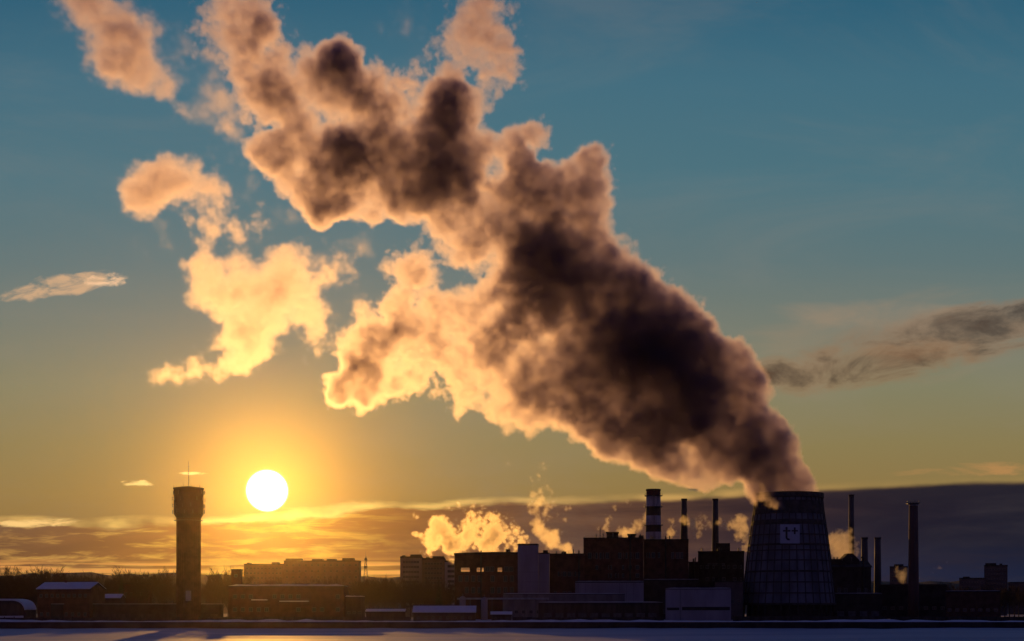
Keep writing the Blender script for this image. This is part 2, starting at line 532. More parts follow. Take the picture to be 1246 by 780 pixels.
def block(name, px0, px1, ptop, D, deep, wall, label, cat='building', snow=0.0, parapet=0.6, ground=GZ, group=None, pillars=0):
    """flat roofed building whose front stands at depth D; local origin at the middle of the front's foot"""
    x0, x1 = gx(px0, D), gx(px1, D)
    h = gz(ptop, D) - ground
    xc = (x0 + x1) / 2
    e = empty(name, (xc, D, ground), -math.atan2(xc, D) - 0.015 if xc > 0 else 0.0, label, cat, group)
    hw = (x1 - x0) / 2
    bm = NEW()
    box(bm, -hw, hw, 0, deep, -0.5, h - parapet)
    for k in range(pillars):
        u = -hw + (2 * hw) * (k + 0.5) / pillars
        box(bm, u - 0.35, u + 0.35, -0.3, -0.003, -0.5, h - parapet - 0.3)
    obj('wall', bm, wall, e)
    if parapet:
        bm = NEW()
        z0 = h - parapet + 0.003
        for (a, b_, c, d) in ((-hw - 0.15, hw + 0.15, -0.15, 0.3), (-hw - 0.15, hw + 0.15, deep - 0.3, deep + 0.15), (-hw - 0.15, -hw + 0.3, 0.303, deep - 0.303), (hw - 0.3, hw + 0.15, 0.303, deep - 0.303)):
            box(bm, a, b_, c, d, z0, h)
        obj('parapet', bm, 'roofing', e)
    if snow:
        bm = NEW()
        n = 14
        prof = [(-hw + 2 * hw * i / n, h + (snow * random.uniform(0.6, 1.0) if 0 < i < n else 0.08)) for i in range(n + 1)]
        prism(bm, [(-hw, h + 0.004), (hw, h + 0.004)] + prof[::-1], -0.1, deep)
        obj('roof_snow', bm, 'snow', e)
    e['h'] = h; e['hw'] = hw
    del e['h']; del e['hw']
    return e, h, hw


def part_box(parent, name, x0, x1, y0, y1, z0, z1, m_):
    bm = NEW(); box(bm, x0, x1, y0, y1, z0, z1)
    return obj(name, bm, m_, parent)

# ------------------------------------------------------------------ water tower
def water_tower():
    D = 600.0
    s = D / F
    e = empty('water_tower', (gx(229.5, D), D, GZ), 0.1, 'tall water tower with a wide head and a thin mast, standing left of the sun', 'water tower')
    H0, H1 = gz(628, D) - GZ, gz(594, D) - GZ
    r0, r1 = 14.0 * s, 17.6 * s
    bm = NEW()
    lathe(bm, [(r0 * 1.04, -0.5), (r0 * 1.02, 2.0), (r0, 2.01), (r0, H0)], 28, smooth=False)
    for k in range(28):
        a = 2 * math.pi * (k + 0.5) / 28
        c, sn = math.cos(a), math.sin(a)
        tube(bm, [(c * r0, sn * r0, 2.2), (c * r0, sn * r0, H0 - 0.1)], [0.2, 0.2], 4, caps=True, smooth=False)
    obj('shaft', bm, 'brick', e)
    bm = NEW()
    lathe(bm, [(r0 + 0.01, H0 - 1.2), (r1, H0 + 0.8), (r1, H1 - 0.5), (r1 + 0.35, H1 - 0.45), (r1 + 0.35, H1)], 28, smooth=False)
    obj('tank_head', bm, 'soot', e)
    bm = NEW()
    lathe(bm, [(r1 + 0.1, H1 + 0.004), (r1 * 0.5, H1 + 0.55), (0.3, H1 + 0.9)], 28, smooth=False)
    obj('roof', bm, 'roofing', e)
    bm = NEW()
    top = gz(561, D) - GZ
    tube(bm, [(0, 0, H1 + 0.8), (0, 0, (H1 + top) / 2), (0, 0, top)], [0.16, 0.11, 0.06], 6)
    for zz in (0.3, 0.55, 0.8):
        z = H1 + (top - H1) * zz
        tube(bm, [(-0.35, 0, z), (0.35, 0, z)], [0.05, 0.05], 5)
    obj('mast', bm, 'metal', e)
    rr = random.Random(5)
    src = None
    for lvl in range(4):
        for k in range(12):
            if rr.random() < 0.25: continue
            a = 2 * math.pi * (k + 0.25 * lvl) / 12
            z = H1 - 2.1 - lvl * 2.7 + rr.uniform(-0.3, 0.3)
            if src is None:
                bm = NEW()
                box(bm, 0.55, 0.80, -0.24, 0.24, -0.8, 0.8)
                tube(bm, [(0, 0, 0.45), (0.56, 0, 0.45)], [0.06, 0.06], 5)
                tube(bm, [(0, 0, -0.45), (0.56, 0, -0.45)], [0.06, 0.06], 5)
                src = o = obj('antenna_panel', bm, 'metal', e)
            else:
                o = copy_of(src, e)
            rad = (r1 if lvl < 3 else r0 + 1.3) - 0.02
            o.location = (math.cos(a) * rad, math.sin(a) * rad, z)
            o.rotation_euler = (0, 0, a)
    for k in range(10):
        a = 2 * math.pi * (k + rr.random()) / 10
        bm = NEW()
        tube(bm, [(math.cos(a) * r1, math.sin(a) * r1, H1), (math.cos(a) * r1, math.sin(a) * r1, H1 + rr.uniform(0.7, 1.7))], [0.07, 0.05], 5)
        obj('aerial', bm, 'metal', e)
    bm = NEW()
    for k in range(28):
        a0, a1 = 2 * math.pi * k / 28, 2 * math.pi * (k + 1) / 28
        R = r0 + 1.2
        tube(bm, [(math.cos(a0) * R, math.sin(a0) * R, H0 - 1.9), (math.cos(a1) * R, math.sin(a1) * R, H0 - 1.9)], [0.09, 0.09], 4)
        tube(bm, [(math.cos(a0) * R, math.sin(a0) * R, H0 - 0.9), (math.cos(a1) * R, math.sin(a1) * R, H0 - 0.9)], [0.05, 0.05], 4)
        tube(bm, [(math.cos(a0) * (r0 - .1), math.sin(a0) * (r0 - .1), H0 - 1.9), (math.cos(a0) * R, math.sin(a0) * R, H0 - 1.9)], [0.06, 0.06], 4)
    lathe(bm, [(r0 - 0.05, H0 - 1.99), (r0 + 1.25, H0 - 1.97), (r0 + 1.25, H0 - 1.91), (r0 - 0.05, H0 - 1.91)], 28, smooth=False, cap=False)
    obj('gallery', bm, 'metal', e)
    d = part_box(e, 'door', 0.2, 2.2, -r0 * 1.04 - 1.3, -r0 * 1.0, gz(731, D) - GZ, gz(719, D) - GZ, 'panel')
    d['label'] = 'pale entrance hut at the foot'
    d.rotation_euler = (0, 0, -0.1)
water_tower()


# ------------------------------------------------------------------ cooling tower
def cooling_tower():
    D = 705.0
    s = D / F
    e = empty('cooling_tower', (gx(959.5, D), D, GZ), 0, 'broad cooling tower with a white plus sign board, steam pouring from its top', 'cooling tower')
    prof_px = [(752, 57.5), (735, 56.0), (700, 52.0), (660, 47.5), (630, 43.0), (606, 39.5)]
    prof = [(r * s, gz(y, D) - GZ) for y, r in prof_px]
    H = gz(601, D) - GZ
    seg = 36
    def rad(z):
        for (r0, z0), (r1, z1) in zip(prof, prof[1:]):
            if z <= z1: return r0 + (r1 - r0) * (z - z0) / (z1 - z0)
        return prof[-1][0]
    zb = gz(735, D) - GZ
    bm = NEW()
    lathe(bm, [(rad(zb), zb)] + [p for p in prof if p[1] > zb + 0.1] + [(rad(H), H)], seg, smooth=False, cap=False)
    inner = [(rad(H) - 0.5, H), (rad(H * 0.6) - 0.6, H * 0.6), (rad(zb) - 0.6, zb)]
    lathe(bm, inner, seg, smooth=False, cap=False)
    obj('shell', bm, 'panelgrey', e)
    bm = NEW()
    for k in range(seg):
        a = 2 * math.pi * k / seg; a2 = 2 * math.pi * (k + 0.5) / seg
        R = rad(0)
        tube(bm, [(math.cos(a) * R, math.sin(a) * R, -0.5), (math.cos(a) * rad(zb), math.sin(a) * rad(zb), zb)], [0.4, 0.35], 6)
    lathe(bm, [(rad(0) * 0.86, -0.4), (rad(zb) * 0.86, zb)], 36, cap=False)
    obj('base_columns', bm, 'soot', e)
    for k in range(seg):
        a = 2 * math.pi * k / seg
        c, sn = math.cos(a), math.sin(a)
        zs = [zb, H * 0.3, H * 0.5, H * 0.7, H * 0.85, H - 0.1]
        bm = NEW()
        tube(bm, [(c * (rad(z) + 0.15), sn * (rad(z) + 0.15), z) for z in zs], [0.30] * 6, 4, smooth=False)
        obj('rib', bm, 'rib', e)
    for yy, wd in ((735, 0.5), (722, 0.28), (709, 0.28), (696, 0.45), (683, 0.28), (671, 0.28), (664, 0.5), (652, 0.28), (638, 0.5)):
        z = gz(yy, D) - GZ
        bm = NEW()
        R = rad(z)
        lathe(bm, [(R + 0.05, z - wd), (R + 0.42, z - wd), (R + 0.42, z + wd), (R + 0.05, z + wd)], seg, smooth=False, cap=False)
        obj('ring', bm, 'rib', e)
    # dark painted bands under the mouth
    for y0, y1 in ((640, 634), (627, 611)):
        z0, z1 = gz(y0, D) - GZ, gz(y1, D) - GZ
        bm = NEW()
        lathe(bm, [(rad(z0) + 0.02, z0), (rad(z0) + 0.30, z0), (rad(z1) + 0.30, z1), (rad(z1) + 0.02, z1)], seg, smooth=False, cap=False)
        obj('band', bm, 'rib', e)
    bm = NEW()
    R = rad(H)
    lathe(bm, [(R + 0.1, H - 2.6), (R + 1.1, H - 2.4), (R + 1.1, H), (R - 0.4, H + 0.02), (R - 0.4, H - 2.5)], seg, smooth=False, cap=False)
    obj('rim', bm, 'rib', e)
    # sign board: a white square with a lower-case t and a plus
    x0, x1, z0, z1 = (948 - 967.5) * s, (971 - 967.5) * s, gz(663.5, D) - GZ, gz(641, D) - GZ
    R = rad((z0 + z1) / 2)
    yb = -R - 1.3
    bm = NEW(); box(bm, x0, x1, yb, yb + 0.4, z0, z1)
    for xx in (x0 + 0.8, x1 - 0.8):
        for zz in (z0 + 1, z1 - 1): tube(bm, [(xx, yb + 0.4, zz), (xx, yb + 3.0, zz)], [0.12, 0.12], 5)
    sg = obj('sign_board', bm, 'sign', e)
    W, Hh = x1 - x0, z1 - z0
    def q(u, v): return x0 + W * u, z0 + Hh * v
    bm = NEW()
    yf0, yf1 = yb - 0.12, yb - 0.003
    def bar(u0, u1, v0, v1):
        a, c = q(u0, v0); b_, d = q(u1, v1)
        box(bm, a, b_, yf0, yf1, c, d)
    bar(0.27, 0.37, 0.33, 0.86)
    bar(0.14, 0.265, 0.62, 0.70); bar(0.375, 0.52, 0.62, 0.70)
    cx, cz = q(0.44, 0.33)                       # tail of the t
    n = 8
    ro, ri = W * 0.17, W * 0.07
    for i in range(n):
        a0, a1 = math.pi + math.pi * 0.62 * i / n, math.pi + math.pi * 0.62 * (i + 1) / n
        pts = [(cx + ro * math.cos(a0), cz + ro * math.sin(a0)), (cx + ro * math.cos(a1), cz + ro * math.sin(a1)), (cx + ri * math.cos(a1), cz + ri * math.sin(a1)), (cx + ri * math.cos(a0), cz + ri * math.sin(a0))]
        prism(bm, pts, yf0, yf1)
    obj('letter', bm, 'ink', sg)
    bm = NEW()
    bar(0.70, 0.785, 0.48, 0.84); bar(0.585, 0.697, 0.62, 0.70); bar(0.788, 0.90, 0.62, 0.70)
    obj('plus_mark', bm, 'ink', sg)
cooling_tower()


# ------------------------------------------------------------------ chimneys
RED, WHT, DRK = (0.16, 0.035, 0.03), (0.62, 0.58, 0.60), (0.07, 0.06, 0.06)
def chimney(px, ptop, pbase, r0, r1, D, label, m_, platforms=(), name='chimney', group=None, cap=True):
    s = D / F
    base = GZ
    H = gz(ptop, D) - base
    e = empty(name, (gx(px, D), D, base), 0, label, 'chimney', group)
    rr0 = r0 * s + (r0 - r1) * s * (gz(pbase, D) - base) / max(1.0, H - gz(pbase, D) + base)
    R = lambda z: rr0 + (r1 * s - rr0) * z / H
    bm = NEW()
    lathe(bm, [(R(0), -0.5)] + [(R(H * t), H * t) for t in (0.25, 0.5, 0.75, 1.0)] + [(R(H) * 0.75, H), (R(H) * 0.7, H - 2.5)], 28)
    obj('shaft', bm, m_, e)
    for py in platforms:
        z = gz(py, D) - base
        bm = NEW()
        r = R(z)
        lathe(bm, [(r + 0.01, z), (r + 1.1, z + 0.15), (r + 1.1, z + 0.4), (r + 0.01, z + 0.4)], 28, smooth=False, cap=False)
        for k in range(14):
            a = 2 * math.pi * k / 14; a1 = 2 * math.pi * (k + 1) / 14
            q0 = (math.cos(a) * (r + 1.05), math.sin(a) * (r + 1.05)); q1 = (math.cos(a1) * (r + 1.05), math.sin(a1) * (r + 1.05))
            tube(bm, [q0 + (z + 0.38,), q0 + (z + 1.5,)], [0.05, 0.05], 4)
            tube(bm, [q0 + (z + 1.5,), q1 + (z + 1.5,)], [0.05, 0.05], 4)
        obj('platform', bm, 'metal', e)
    if cap:
        bm = NEW()
        lathe(bm, [(R(H) + 0.02, H - 0.9), (R(H) + 0.22, H - 0.85), (R(H) + 0.22, H + 0.05), (R(H) * 0.74, H + 0.06)], 28, smooth=False, cap=False)
        obj('cap', bm, 'rib', e)
    bm = NEW()
    for xx in (-0.25, 0.25):
        tube(bm, [(xx, -R(0) - 0.25, 1.0), (xx, -R(H) - 0.25, H)], [0.05, 0.05], 4)
    for k in range(int(H / 1.2)):
        z = 1.0 + k * 1.2
        yy = -R(0) + (R(0) - R(H)) * (z - 1) / (H - 1) - 0.25
        tube(bm, [(-0.25, yy, z), (0.25, yy, z)], [0.035, 0.035], 4)
    obj('ladder', bm, 'metal', e)
    return e

D_ = 765.0
zz = lambda py: gz(py, D_) - GZ
chimney(795, 595.5, 655, 9.6, 8.6, D_, 'thick chimney with dark and white painted bands behind the boiler house', 
        banded('banded_paint', [zz(648), zz(640), zz(628), zz(617), zz(604), zz(595)], [WHT, DRK, WHT, DRK, WHT, RED]), (604, 617.5, 640))
dark_st = mat('stack_steel', (0.09, 0.08, 0.08), 0.7, 0.3, 0.3, 0.3, stretch=(1, 1, 0.2))
chimney(832.5, 607, 655, 4.4, 3.2, 770, 'slim dark chimney just right of the thick banded one', dark_st)
chimney(870.5, 607, 670, 4.2, 3.2, 775, 'slim dark smoking chimney just left of the cooling tower', dark_st)
chimney(1036, 602, 680, 3.6, 3.0, 790, 'tallest slim chimney just right of the cooling tower, rising out of white steam', dark_st)
chimney(1052, 654, 700, 4.2, 3.7, 770, 'short dark stack beside the gabled plant building', dark_st)
chimney(1068, 654, 720, 4.4, 3.6, 775, 'short freestanding dark stack, second left of the tall brick chimney', dark_st)
chimney(1111.5, 612, 715, 6.4, 5.2, 740, 'tall lone brick chimney with a pale collar near its top, right of the plant', banded('collared_brick', [zz(615.5) * 0.97, zz(613) * 0.97, zz(611) * 0.97], [(0.12, 0.06, 0.05), (0.5, 0.45, 0.45), (0.1, 0.06, 0.05)]), (613.5,))


# ------------------------------------------------------------------ plant buildings
# turbine hall with see-through windows
def hall():
    D = 722.0
    s = D / F
    x0, x1 = gx(553, D), gx(630, D)
    e = empty('turbine_hall', ((x0 + x1) / 2, D, GZ), 0, 'dark brick hall with low sun glowing through its upper windows', 'building')
    hw = (x1 - x0) / 2
    H = gz(673, D) - GZ
    T = 18.0
    za, zb = gz(695.5, D) - GZ, gz(689.5, D) - GZ
    X = lambda px: gx(px, D) - (x0 + x1) / 2
    ops = [(559.5, 571.5), (579, 588.5), (605, 611)]
    bm = NEW()
    for y0, y1 in ((0, 0.5), (T - 0.5, T)):
        box(bm, -hw, hw, y0, y1, -0.5, za)
        box(bm, -hw, hw, y0, y1, zb, H - 0.8)
        cur = -hw
        for a, b_ in ops:
            sh = (T - 0.5) * SUN_X * 0.0 if y0 == 0 else 0.0
            box(bm, cur, X(a) , y0, y1, za + 0.002, zb - 0.002)
            cur = X(b_)
        box(bm, cur, hw, y0, y1, za + 0.002, zb - 0.002)
    box(bm, -hw, -hw + 0.5, 0.503, T - 0.503, -0.5, H - 0.8)
    box(bm, hw - 0.5, hw, 0.503, T - 0.503, -0.5, H - 0.8)
    obj('wall', bm, 'brick', e)
    bm = NEW()
    prism(bm, [(-hw - 0.3, H - 0.79), (hw + 0.3, H - 0.79), (hw + 0.3, H + 0.5), (hw * 0.2, H + 0.65), (-hw - 0.3, H)], -0.3, T + 0.3)
    obj('roof', bm, 'roofing', e)
    for a, b_ in ops:
        bm = NEW()
        w_ = X(b_) - X(a)
        n = max(2, int(w_ / 1.3))
        for k in range(1, n): box(bm, X(a) + w_ * k / n - 0.05, X(a) + w_ * k / n + 0.05, 0.15, 0.3, za + 0.005, zb - 0.005)
        box(bm, X(a) + 0.01, X(b_) - 0.01, 0.31, 0.4, (za + zb) / 2 - 0.06, (za + zb) / 2 + 0.06)
        o = obj('window', bm, 'frame', e); o['label'] = 'window with sunlit steam showing through'
    for px in (593, 599, 616, 622):
        window(e, X(px), za, 5 * s, zb - za)
    windows(e, -hw + 3, hw - 3, 9, gz(722, D) - GZ, gz(708, D) - GZ, 2, 1.9, 3.2, 0.2)
    part_box(e, 'roof_vent', X(616), X(621), 3, 6, H + 0.3, gz(668, D) - GZ, 'roofing')
hall()

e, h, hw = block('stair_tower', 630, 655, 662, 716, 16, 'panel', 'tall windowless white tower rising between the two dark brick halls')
part_box(e, 'roof_rail', -hw + .3, hw - .3, 0.3, 0.4, h + 0.003, h + 0.25, 'metal')
for k in range(5): part_box(e, 'floor_joint', -hw + 0.02, hw - 0.02, -0.05, -0.003, 4 + k * 5.0, 4.15 + k * 5.0, 'concrete')
e, h, hw = block('stair_annex', 655.4, 668.5, 672.5, 718, 14, 'panel', 'lower white wing built against the windowless white tower')
for k in range(4): part_box(e, 'floor_joint', -hw + 0.02, hw - 0.02, -0.05, -0.003, 4 + k * 5.0, 4.15 + k * 5.0, 'concrete')
part_box(e, 'roof_vent', -0.6, 2.0, 4, 7, h + 0.003, h + 1.4, 'roofing')
e, h, hw = block('workshop_hall', 669, 711, 673.5, 722, 30, 'brick', 'dark brick hall between the white tower and the taller boiler house', pillars=5)
windows(e, -hw + 2.5, hw - 2.5, 6, 12, 22, 2, 1.8, 2.4, 0.15)
part_box(e, 'roof_vent', -3, -0.5, 5, 8, h + 0.003, h + 1.2, 'roofing')

e, h, hw = block('boiler_house', 710, 783, 654, 732, 42, 'brick', 'biggest dark brick boiler house with vents along its flat roof', pillars=8)
XX = lambda px, D=732.0: gx(px, D) - gx((710 + 783) / 2, D)
for a, b_, t in ((737, 753, 646.5), (763, 774, 649), (777, 783, 651)):
    bm = NEW()
    zt = gz(t, 732) - GZ
    w0, w1 = XX(a), XX(b_)
    box(bm, w0 + .4, w1 - .4, 6, 14, h - 0.5, zt - 0.6)
    box(bm, w0, w1, 5.6, 14.4, zt - 0.597, zt)
    obj('roof_vent', bm, 'roofing', e)
bm = NEW(); tube(bm, [(XX(730), 4, h - .5), (XX(730), 4, gz(641, 732) - GZ)], [0.22, 0.14], 5); tube(bm, [(XX(728.6), 4, gz(645, 732) - GZ), (XX(731.4), 4, gz(645, 732) - GZ)], [0.1, 0.1], 5)
obj('mast', bm, 'metal', e)
for k in range(9):
    if k != 4: window(e, -hw + 3.2 + k * (2 * hw - 6.4) / 8, gz(680, 732) - GZ, 2.0, 3.2)
windows(e, -hw + 3.2, hw - 3.2, 8, gz(703, 732) - GZ, gz(693, 732) - GZ, 2, 1.8, 2.2, 0.3)

e, h, hw = block('boiler_house', 783.4, 837.5, 656, 734, 36, 'brick', 'dark brick end block at the foot of the banded chimney, pale windows near its roof', pillars=5)
for px in (789, 795, 801): window(e, gx(px, 734) - gx(810.45, 734), gz(679, 734) - GZ, 1.8, 3.0)
for px in (819, 824.5, 830):
    o = window(e, gx(px, 734) - gx(810.45, 734), gz(680, 734) - GZ, 1.9, 3.4); 
bm = NEW()
for xx in (2.0, 6.0): tube(bm, [(xx, 4, h - .3), (xx, 4, h + 1.6)], [0.06, 0.06], 4)
tube(bm, [(0.5, 4, h + 1.2), (7.5, 4, h + 1.7)], [0.12, 0.06], 4)
obj('roof_rail', bm, 'metal', e)
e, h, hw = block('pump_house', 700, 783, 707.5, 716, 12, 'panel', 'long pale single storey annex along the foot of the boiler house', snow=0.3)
part_box(e, 'door', 10.2, 12.4, -0.12, -0.003, 0.2, 4.2, 'metal')
for k in range(9): part_box(e, 'wall_joint', -hw + 3.5 * k + 1.5, -hw + 3.5 * k + 1.65, -0.05, -0.004, 0.3, h - 0.8, 'concrete')
e, h, hw = block('ash_house', 838, 850, 683.5, 745, 24, 'soot', 'narrow dark link block between the boiler house and the block with the smoking chimney')
windows(e, -1.5, 1.5, 2, 8, 14, 2, 1.6, 1.8)
e, h, hw = block('fuel_house', 849.6, 905, 670.5, 750, 30, 'soot', 'dark block at the foot of the slim smoking chimney, left of the cooling tower', pillars=5)
part_box(e, 'roof_house', gx(871, 750) - gx(877.3, 750), gx(888, 750) - gx(877.3, 750), 4, 12, h - 0.4, gz(660.5, 750) - GZ, 'roofing')
windows(e, -hw + 2, hw - 2, 8, gz(707, 750) - GZ, gz(692, 750) - GZ, 2, 1.7, 1.9, 0.35)
window(e, -2.5, gz(687.5, 750) - GZ, 9.0, 0.9)
e, h, hw = block('switch_house', 783.8, 850, 705, 722, 10, 'soot', 'low dark building in front of the end block and the narrow link', snow=0.2)
windows(e, -hw + 2, hw - 2, 7, 3, 3, 1, 1.8, 2.0)
e, h, hw = block('warehouse', 810, 889, 716, 640, 26, 'panel', 'big white shed with a dark window strip, in front of the cooling tower', snow=0.35, parapet=0.4)
part_box(e, 'window', -hw + 7.5, hw - 0.5, -0.12, -0.003, gz(742.5, 640) - GZ, gz(738.5, 640) - GZ, 'roofing')
part_box(e, 'window', -hw + 0.6, -hw + 6.2, -0.12, -0.003, gz(742.5, 640) - GZ, gz(739.3, 640) - GZ, 'roofing')
part_box(e, 'corner_joint', -hw + 6.6, -hw + 6.85, -0.1, -0.003, 0.1, h - 0.6, 'concrete')
e, h, hw = block('warehouse', 870, 904, 707, 690, 14, 'plaster', 'low grey shed peeping out between the white shed and the cooling tower')
windows(e, -hw + 2, hw - 2, 4, 8, 8, 1, 1.6, 2.0)
e, h, hw = block('depot', 612, 760, 722.5, 690, 9, 'concrete', 'very long low grey building with a snowy roof in front of the brick halls', snow=0.35, parapet=0.3)
windows(e, -hw + 3, hw - 3, 16, 3.0, 3.0, 1, 1.8, 1.7, 0.15)
e, h, hw = block('depot', 655, 806, 733, 655, 8, 'timber', 'low dark timber depot nearer the bank, in front of the long grey building', snow=0.4, parapet=0.25)
for k in range(10): part_box(e, 'gate', -hw + 2.5 + k * 5.4, -hw + 6.3 + k * 5.4, -0.1, -0.003, 0.1, 3.4, 'metal')

def gabled(name, px0, px1, peave, pridge, D, deep, wall, roofm, label, rz=0.0, snow=True, nwin=0, wz=2.5, ww=1.4, wh=1.6, cat='building'):
    """ridge along local x"""
    x0, x1 = gx(px0, D), gx(px1, D)
    he, hr = gz(peave, D) - GZ, gz(pridge, D) - GZ
    e = empty(name, ((x0 + x1) / 2, D, GZ), rz, label, cat)
    hw = (x1 - x0) / 2
    bm = NEW()
    prof = [(0, -0.5), (deep, -0.5), (deep, he), (deep / 2, hr - 0.25), (0, he)]
    a = [bm.verts.new((-hw, y, z)) for y, z in prof]; b_ = [bm.verts.new((hw, y, z)) for y, z in prof]
    bm.faces.new(a); bm.faces.new(b_[::-1])
    for i in range(5): bm.faces.new((a[i], b_[i], b_[(i + 1) % 5], a[(i + 1) % 5]))
    obj('wall', bm, wall, e)
    def slope(th, lift, out, name_, m_):
        bm = NEW()
        k = (hr - he) / (deep / 2)
        pr = [(-out, he - out * k + lift), (deep / 2, hr + lift), (deep + out, he - out * k + lift)]
        pr2 = [(y, z + th) for y, z in pr]
        poly = pr + pr2[::-1]
        a = [bm.verts.new((-hw - out, y, z)) for y, z in poly]; b_ = [bm.verts.new((hw + out, y, z)) for y, z in poly]
        bm.faces.new(a); bm.faces.new(b_[::-1])
        for i in range(6): bm.faces.new((a[i], b_[i], b_[(i + 1) % 6], a[(i + 1) % 6]))
        return obj(name_, bm, m_, e)
    slope(0.2, 0.02, 0.6, 'roof', roofm)
    if snow: slope(0.35, 0.225, 0.45, 'roof_snow', 'snow')
    for k in range(nwin):
        window(e, -hw + 2 * hw * (k + 0.7) / (nwin + 0.4), wz, ww, wh)
    return e, he, hr, hw

# gabled plant building right of the cooling tower
e, he, hr, hw = gabled('crusher_house', 1006, 1060, 690, 682, 745, 20, 'soot', 'roofing', 'dark plant building right of the cooling tower with a pointed roof turret', snow=False)
X2 = lambda px: gx(px, 745) - gx(1033, 745)
bm = NEW()
prism(bm, [(X2(1026), he - 1), (X2(1048), he - 1), (X2(1048), gz(681, 745) - GZ), (X2(1040), gz(673, 745) - GZ), (X2(1034), gz(673, 745) - GZ), (X2(1026), gz(681, 745) - GZ)], 4, 12)
obj('roof_turret', bm, 'roofing', e)
bm = NEW(); box(bm, X2(1006), X2(1031), 3, 14, he - 1, gz(680, 745) - GZ); obj('roof_house', bm, 'soot', e)
for px in (1009, 1014, 1019, 1023):
    bm = NEW(); tube(bm, [(X2(px), 8, gz(680, 745) - GZ - .1), (X2(px), 8, gz(677, 745) - GZ)], [0.35, 0.3], 8); obj('vent_pipe', bm, 'metal', e)
windows(e, -hw + 3, hw - 3, 6, 6, 14, 2, 1.8, 2.4, 0.3)
e, h, hw = block('warehouse', 1000, 1072, 722, 700, 18, 'soot', 'low dark shed in front of the building with the pointed roof turret', snow=0.2)
for k in range(5): part_box(e, 'gate', -hw + 2 + k * 5.6, -hw + 5.6 + k * 5.6, -0.1, -0.003, 0.1, 4.2, 'metal')
e, h, hw = block('warehouse', 1073, 1150, 711, 760, 20, 'soot', 'long low dark shed at the foot of the tall lone chimney', snow=0.0)
windows(e, -hw + 2, hw - 2, 8, 5, 5, 1, 2.0, 1.6)
e, h, hw = block('warehouse', 1152, 1215, 719, 720, 16, 'brick', 'low brick shed near the right edge, below the far housing blocks', snow=0.2)
windows(e, -hw + 2, hw - 2, 7, 4, 4, 1, 1.8, 1.6)

# roof railings, ducts and stairs on the big halls
def rail(parent, x0, x1, y, z):
    bm = NEW()
    n = max(2, int((x1 - x0) / 2.2))
    for k in range(n + 1):
        x = x0 + (x1 - x0) * k / n
        tube(bm, [(x, y, z - 0.1), (x, y, z + 1.2)], [0.05, 0.05], 4)
    for zz_ in (0.6, 1.2): tube(bm, [(x0, y, z + zz_), (x1, y, z + zz_)], [0.05, 0.05], 4)
    obj('roof_rail', bm, 'metal', parent)
def duct(parent, pts, r):
    bm = NEW(); tube(bm, pts, [r] * len(pts), 10); obj('duct', bm, 'roofing', parent)
for o in [o for o in C.objects if o.parent is None and o.name.split('.')[0] in ('boiler_house', 'workshop_hall', 'turbine_hall', 'fuel_house', 'ash_house', 'crusher_house')]:
    wall = [c for c in o.children if c.name.startswith('wall')][0]
    xs_ = [v.co.x for v in wall.data.vertices]; top = max(v.co.z for v in wall.data.vertices)
    w0, w1 = min(xs_), max(xs_)
    rq = random.Random(int(abs(o.location.x) * 10))
    rail(o, w0 + 0.5, w0 + (w1 - w0) * rq.uniform(0.4, 0.8), 0.8, top + 0.7)
    xa = rq.uniform(w0 + 2, w1 - 2)
    duct(o, [(xa, -0.7, 1.0), (xa, -0.7, top + 1.0), (xa, 1.5, top + 1.9), (xa, 5.0, top + 1.9)], 0.42)
    for k in range(rq.randint(2, 4)):
        xv = rq.uniform(w0 + 1.5, w1 - 1.5); hv = rq.uniform(0.9, 2.4)
        bm = NEW(); tube(bm, [(xv, 3, top), (xv, 3, top + 0.6 + hv)], [0.28, 0.28], 8); lathe_z = top + 0.6 + hv
        tube(bm, [(xv, 3, lathe_z - .15), (xv, 3, lathe_z + .12)], [0.5, 0.2], 8); obj('vent_pipe', bm, 'metal', o)

# ------------------------------------------------------------------ housing blocks
def apartment(px0, px1, ptop, D, deep, label, nx, nz, bumps=(), wall='plaster'):
    e, h, hw = block('apartment_block', px0, px1, ptop, D, deep, wall, label, 'apartment block', parapet=1.0)
    for a, b_, t in bumps:
        c = (px0 + px1) / 2
        part_box(e, 'roof_house', gx(a, D) - gx(c, D), gx(b_, D) - gx(c, D), 2, deep - 2, h - 1.2, gz(t, D) - GZ, 'roofing')
    windows(e, -hw + 2.5, hw - 2.5, nx, 6, h - 4.5, nz, 1.8, 1.7)
    return e
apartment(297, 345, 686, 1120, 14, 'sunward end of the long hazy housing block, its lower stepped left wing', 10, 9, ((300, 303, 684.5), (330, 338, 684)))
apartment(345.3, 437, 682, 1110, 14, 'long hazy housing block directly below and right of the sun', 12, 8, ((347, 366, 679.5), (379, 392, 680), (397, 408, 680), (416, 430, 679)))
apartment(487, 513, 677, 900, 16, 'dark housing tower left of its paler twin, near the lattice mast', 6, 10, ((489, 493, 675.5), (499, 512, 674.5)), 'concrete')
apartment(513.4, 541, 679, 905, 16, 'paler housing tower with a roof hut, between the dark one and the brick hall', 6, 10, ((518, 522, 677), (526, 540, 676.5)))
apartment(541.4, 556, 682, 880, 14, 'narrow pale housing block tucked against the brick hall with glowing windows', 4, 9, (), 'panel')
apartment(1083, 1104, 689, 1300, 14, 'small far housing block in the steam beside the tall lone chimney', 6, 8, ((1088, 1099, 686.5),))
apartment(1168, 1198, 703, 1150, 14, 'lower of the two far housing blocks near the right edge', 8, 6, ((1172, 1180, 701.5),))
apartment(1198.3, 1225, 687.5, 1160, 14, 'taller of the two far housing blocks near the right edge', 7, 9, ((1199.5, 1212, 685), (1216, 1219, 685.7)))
apartment(1228, 1262, 708, 1300, 14, 'farthest low housing block cut off by the right edge', 7, 5)

